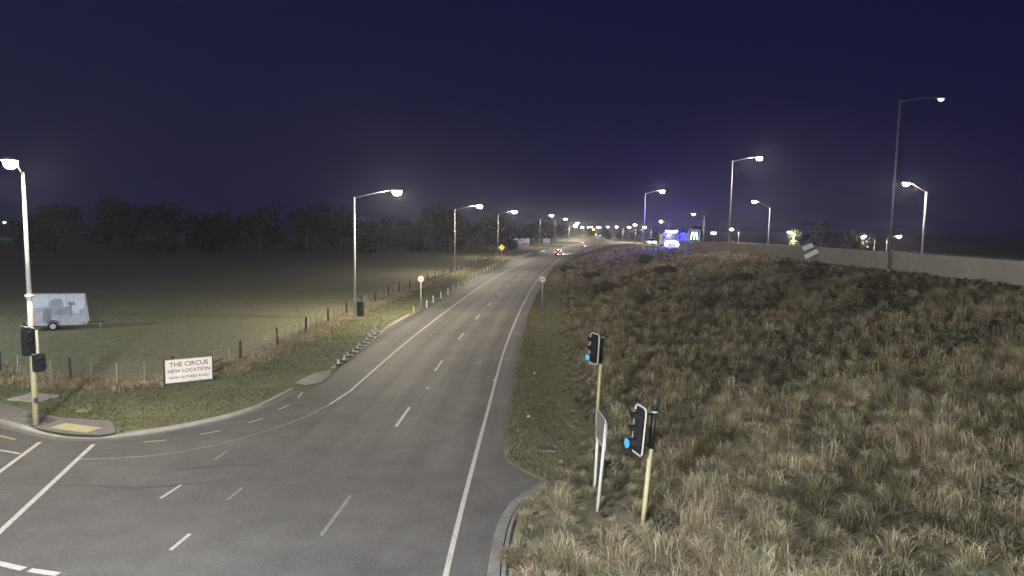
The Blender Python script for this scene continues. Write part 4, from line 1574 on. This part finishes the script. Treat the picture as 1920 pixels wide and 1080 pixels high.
t = thing('white_board', 'small plain white board on posts beside the fifth street lamp', 'sign board', (14.7, 290, 0))
MB().box((0, 0, 1.45), (3.3, 0.08, 2.0)).build('panel', 'sign_white', t)
for sx in (-1.9, 1.9):
    MB().box((sx, 0.1, 1.1), (0.5, 0.12, 2.4)).build('post', 'wood_dark', t)


# ------------------------------------------------------------------ vehicles
def make_car(name, label, loc, rz, paint, heads=False, tails=False, group=None):
    """Hatchback; local +Y is the front."""
    t = thing(name, label, 'car', loc, rz, group)
    lower = [(-2.05, 0.30), (2.0, 0.30), (2.10, 0.45), (2.05, 0.72), (1.1, 0.92), (-1.95, 0.95), (-2.12, 0.80), (-2.12, 0.42)]
    V, Fc = [], []
    nl = len(lower)
    for xs_, sc in ((-0.86, 0.96), (-0.80, 1.0), (0.80, 1.0), (0.86, 0.96)):
        for (yy_, zz_) in lower:
            V.append((xs_, yy_ * sc, 0.62 + (zz_ - 0.62) * (sc if abs(xs_) > 0.82 else 1.0)))
    for i in range(3):
        for k_ in range(nl):
            a = i * nl + k_
            b_ = i * nl + (k_ + 1) % nl
            Fc.append((a, b_, b_ + nl, a + nl))
    Fc += [tuple(range(nl)), tuple(range(3 * nl, 4 * nl))]
    body = MB().add(V, Fc).build('body', paint, t)
    # greenhouse
    gh = [(-0.78, -1.9, 0.93), (0.78, -1.9, 0.93), (0.78, 1.05, 0.92), (-0.78, 1.05, 0.92), (-0.60, -1.45, 1.40), (0.60, -1.45, 1.40), (0.60, 0.25, 1.42), (-0.60, 0.25, 1.42)]
    MB().add(gh, [(3, 2, 1, 0), (4, 5, 6, 7), (0, 1, 5, 4), (1, 2, 6, 5), (2, 3, 7, 6), (3, 0, 4, 7)]).build('windows', 'glass', t)
    MB().add([(-0.62, -1.52, 1.39), (0.62, -1.52, 1.39), (0.62, 0.30, 1.41), (-0.62, 0.30, 1.41), (-0.50, -1.35, 1.47), (0.50, -1.35, 1.47), (0.50, 0.10, 1.48), (-0.50, 0.10, 1.48)],
             [(3, 2, 1, 0), (4, 5, 6, 7), (0, 1, 5, 4), (1, 2, 6, 5), (2, 3, 7, 6), (3, 0, 4, 7)]).build('roof', paint, t)
    for sx in (-1, 1):
        for sy in (-1.3, 1.3):
            w = MB().tube([(sx * 0.70, sy, 0.31), (sx * 0.88, sy, 0.31)], 0.31, 16).build('wheel', 'rubber', t)
            MB().tube([(sx * 0.75, sy, 0.31), (sx * 0.895, sy, 0.31)], 0.19, 12).build('rim', 'rim', w)
        MB().box((sx * 0.66, -2.10, 0.82), (0.34, 0.12, 0.26)).build('tail_light', 'tail' if tails else 'brick_red', t)
        MB().box((sx * 0.62, 2.02, 0.66), (0.36, 0.12, 0.16)).build('headlight', 'head' if heads else 'rim', t)
    MB().box((0, -2.14, 0.62), (0.50, 0.02, 0.13)).build('number_plate', 'sign_white', t)
    MB().box((0, -2.06, 0.40), (1.66, 0.18, 0.22)).build('rear_bumper', 'car_dark', t)
    if tails:
        MB().box((0, -1.60, 1.42), (0.42, 0.06, 0.06)).build('rear_white_bar', 'white_emissive', t)  # small emissive white bar at the top of the rear window
    return t


def headlamp_beam(parent, energy):
    li = bpy.data.lights.new('headlight_beam', 'SPOT')
    li.energy = energy
    li.color = (0.72, 0.82, 1.0)
    li.spot_size = R(75)
    li.spot_blend = 0.7
    li.shadow_soft_size = 0.1
    o = bpy.data.objects.new('headlight_beam', li)
    COL.objects.link(o)
    o.parent = parent
    o.location = (0, 2.2, 0.66)
    o.rotation_euler = (R(82), 0, 0)


def heading(y):
    return -math.atan2(xr(y + 4) - xr(y - 4), 8.0)


def on_road(y, off):
    return (xr(y) + off, y, 0.012)


c1 = make_car('car', 'dark car with red tail lights driving away in the right lane', on_road(183, -1.9), heading(183), 'car_dark', True, True)
headlamp_beam(c1, 9000)
c2 = make_car('car', 'smaller farther car with red tail lights beyond the first one', on_road(268, -1.8), heading(268), 'car_dark', True, True)
headlamp_beam(c2, 6000)
make_car('car', 'nearer of two tiny oncoming cars with blue-white headlights on the far road', on_road(560, -6.5), heading(560) + math.pi, 'car_white', True, False)
make_car('car', 'farther of two tiny oncoming cars with blue-white headlights on the far road', on_road(640, -8.5), heading(640) + math.pi, 'car_white', True, False)
cz = float(bank_z(32, 53.0))
make_car('car', 'white car behind the barrier at far right, only its roof showing', (31.6, 53.0, cz + 0.03), 0.0, 'car_white')

# lit truck on the ramp
tz = float(bank_z(28, 116)) + 0.03
t = thing('truck', 'truck coming down the ramp with glaring blue-white lamps', 'truck', (27.6, 116, tz), R(-6))
# local -Y is the front
cabp = [(0.0, 0.45), (0.0, 1.35), (0.18, 2.9), (0.45, 3.1), (1.9, 3.1), (1.9, 0.45)]
cab = MB().prism(cabp, 'x', -1.2, 1.2).build('cab', 'car_blue', t)
MB().add([(-1.05, 0.022, 1.65), (1.05, 0.022, 1.65), (0.98, 0.135, 2.65), (-0.98, 0.135, 2.65)], [(0, 1, 2, 3)]).build('windscreen', 'glass', cab, loc=(0, -0.012, 0))
MB().box((0, -0.08, 0.62), (2.5, 0.30, 0.42)).build('bumper', 'rim', t)
MB().box((0, -0.03, 1.15), (1.3, 0.08, 0.5)).build('grille', 'black', t)
bx_ = MB().box((0, 5.3, 1.75), (2.40, 6.4, 1.9)).build('box_body', 'car_dark', t)
MB().box((0, 4.5, 0.62), (0.9, 8.0, 0.3)).build('chassis', 'dark_grey', t)
for sx in (-1.0, 1.0):
    for sy in (0.95, 5.9, 7.2):
        w = MB().tube([(sx - 0.16, sy, 0.5), (sx + 0.16, sy, 0.5)], 0.5, 18).build('wheel', 'rubber', t)
        MB().tube([(sx - 0.17, sy, 0.5), (sx + 0.17, sy, 0.5)], 0.28, 14).build('rim', 'rim', w)
    MB().box((sx * 1.35, 0.1, 2.2), (0.24, 0.1, 0.6)).build('mirror', 'black', t)
    MB().bowl((0, 0, 0), 0.2, 0.2, 0.12, 12, 3).build('headlight', 'truck_lamp', t, loc=(sx * 0.95, -0.26, 1.02)).rotation_euler = (R(-90), 0, 0)
for i in range(5):
    o = MB().bowl((0, 0, 0), 0.17, 0.17, 0.1, 12, 3).build('bumper_lamp', 'truck_lamp', t, loc=(-0.72 + i * 0.36, -0.26, 1.42 if i in (1, 3) else 1.30))
    o.rotation_euler = (R(-90), 0, 0)
lb_ = MB().box((0, 0.5, 3.2), (1.3, 0.3, 0.18)).build('roof_light_bar', 'dark_grey', t)
for i in range(4):
    MB().box((-0.45 + i * 0.3, 0.33, 3.2), (0.26, 0.06, 0.18)).build('light_bar_lamp', 'truck_lamp', lb_)
for sx in (-0.85, 0.85):
    MB().tube([(sx, 0.7, 3.1), (sx, 0.7, 3.36)], [0.13, 0.10], 10).build('added_blue_lamp', 'added_blue_glow', t)  # added lamps, there only to give the truck its blue glow
make_car('car', 'car with white headlights just left of the lit truck on the ramp', (29.3, 142, float(bank_z(29.3, 142)) + 0.5), R(176), 'car_white', True)

# boards and signs near the ramp
z0 = float(bank_z(32, 125))
t = thing('white_board', 'plain pale square board standing right of the lit truck', 'sign board', (31.95, 125, z0))
MB().box((0, 0, 6.15 - z0), (1.5, 0.06, 1.5)).build('panel', 'print_sky', t)
for sx in (-0.5, 0.5):
    MB().box((sx, 0.06, (5.6 - z0) / 2), (0.08, 0.06, 5.6 - z0)).build('post', 'galvanised', t)
z0 = float(bank_z(54.2, 200))
t = thing('arches_sign', 'glowing white double-arch sign in a rounded outline on a green panel', 'sign', (54.2, 200, z0))
pn = MB().box((0, 0, 5.5 - z0), (3.6, 0.3, 4.1)).build('panel', 'sign_green', t)
rg = MB()
rp_ = []
for (cx_, cz_, a0) in ((1.1, 1.3, 0), (-1.1, 1.3, 90), (-1.1, -1.3, 180), (1.1, -1.3, 270)):
    for k_ in range(5):
        a = R(a0 + k_ * 22.5)
        rp_.append((cx_ + 0.55 * math.cos(a), -0.19, 5.5 - z0 + cz_ + 0.55 * math.sin(a)))
rg.tube(rp_ + [rp_[0]], 0.05, 6)
rg.build('outline', 'sign_glow_dim', pn)
for sx in (-0.5, 0.5):
    pts = []
    for k_ in range(13):
        u = -1 + 2 * k_ / 12
        pts.append((sx + 0.5 * u, -0.2, 5.5 - z0 - 1.15 + 2.3 * (1 - abs(u) ** 2.6)))
    MB().tube(pts, [0.21 for q in range(13)], 8).build('arch', 'sign_glow', pn)
for sx in (-1.2, 1.2):
    MB().box((sx, 0.05, (3.5 - z0) / 2), (0.25, 0.2, max(0.4, 3.5 - z0))).build('post', 'galvanised', t)
z0 = float(bank_z(66, 220))
t = thing('blue_sign', 'small glowing light-blue sign right of the arches sign', 'sign', (66, 220, z0))
MB().box((0, 0, 6.3 - z0), (1.7, 0.15, 0.8)).build('panel', 'blue_sign', t)
MB().box((0, 0.1, (6.0 - z0) / 2), (0.2, 0.15, 6.0 - z0)).build('post', 'galvanised', t)
# tilted hazard board on the barrier
t = thing('hazard_board', 'white hazard board with dark diagonal stripes on the concrete barrier', 'sign', (25.40, 57.0, 5.98), R(-24))
HB = 1.3
h_ = MB().box((0, 0, 0), (0.95, 0.03, 0.95)).build('plate', 'path_seal', t)
for (a, b_) in (((-0.46, 0.05), (0.05, 0.46)), ((-0.22, -0.44), (0.44, 0.16))):
    dx_, dz_ = b_[0] - a[0], b_[1] - a[1]
    L_ = math.hypot(dx_, dz_)
    nx, nz = -dz_ / L_ * 0.15, dx_ / L_ * 0.15
    MB().prism([(a[0] + nx, a[1] + nz), (a[0] - nx, a[1] - nz), (b_[0] - nx, b_[1] - nz), (b_[0] + nx, b_[1] + nz)], 'y', -0.026, -0.016).build('stripe', 'sign_white', h_)
h_.rotation_euler = (0, R(12), 0)
h_.scale = (HB, 1, HB)
MB().box((0, 0.03, -0.6), (0.07, 0.05, 0.9)).build('post', 'galvanised', t)
o = MB().tube([(0, 0, 0), (0, 0, 1.3), (0, 0, 1.35)], [0.1, 0.08, 0.04], 10).build('orange_post', 'orange', loc=(26.5, 80.5, 5.1))
tag(o, 'short orange post standing at the barrier right of the tall middle pole', 'post')
MB().tube([(0, 0, 0.9), (0, 0, 1.05)], 0.098, 10).build('reflector_band', 'sign_white', o)
# green road signs by the far road
for (x, y, lb) in ((71, 470, 'small green road sign beside the far road below the lamps'), (67, 500, 'smaller green road sign farther left beside the far road')):
    t = thing('road_sign', lb, 'road sign', (x, y, 0), 0, 'green signs by the far road')
    MB().box((0, 0, 2.1), (3.2, 0.1, 1.6)).build('panel', 'sign_green', t)
    for sx in (-1.1, 1.1):
        MB().box((sx, 0.1, 0.8), (0.12, 0.1, 1.6)).build('post', 'galvanised', t)
# far guard rail
t = thing('guard_rail', 'thin pale guard rail running down beside the far road', 'guard rail', (0, 0, 0))
gp = [(51.2, 345), (53, 380), (56, 430), (59.5, 500), (61.5, 550)]
MB().tube([(x, y, 0.62) for x, y in gp], 0.16, 6).build('rail', 'white_paint', t)
for k_ in range(12):
    y = 346 + k_ * 18
    x = float(np.interp(y, [q[1] for q in gp], [q[0] for q in gp]))
    MB().box((x + 0.2, y, 0.35), (0.12, 0.15, 0.75)).build('post', 'galvanised', t)

# ------------------------------------------------------------------ night air
if HAZE > 0:
    m = bpy.data.materials.new('night_air')
    m.use_nodes = True
    nt = m.node_tree
    nt.nodes.clear()
    ou = nt.nodes.new('ShaderNodeOutputMaterial')
    pv = nt.nodes.new('ShaderNodeVolumePrincipled')
    pv.inputs['Color'].default_value = (0.86, 0.86, 0.95, 1)
    pv.inputs['Density'].default_value = HAZE
    pv.inputs['Anisotropy'].default_value = 0.55
    nt.links.new(pv.outputs[0], ou.inputs['Volume'])
    MATS['night_air'] = m
    o = MB().box((0, 0, 9), (4040, 4040, 20)).build('haze', 'night_air')
    o['kind'] = 'stuff'
    o['label'] = 'thin night air glowing around the lamps'
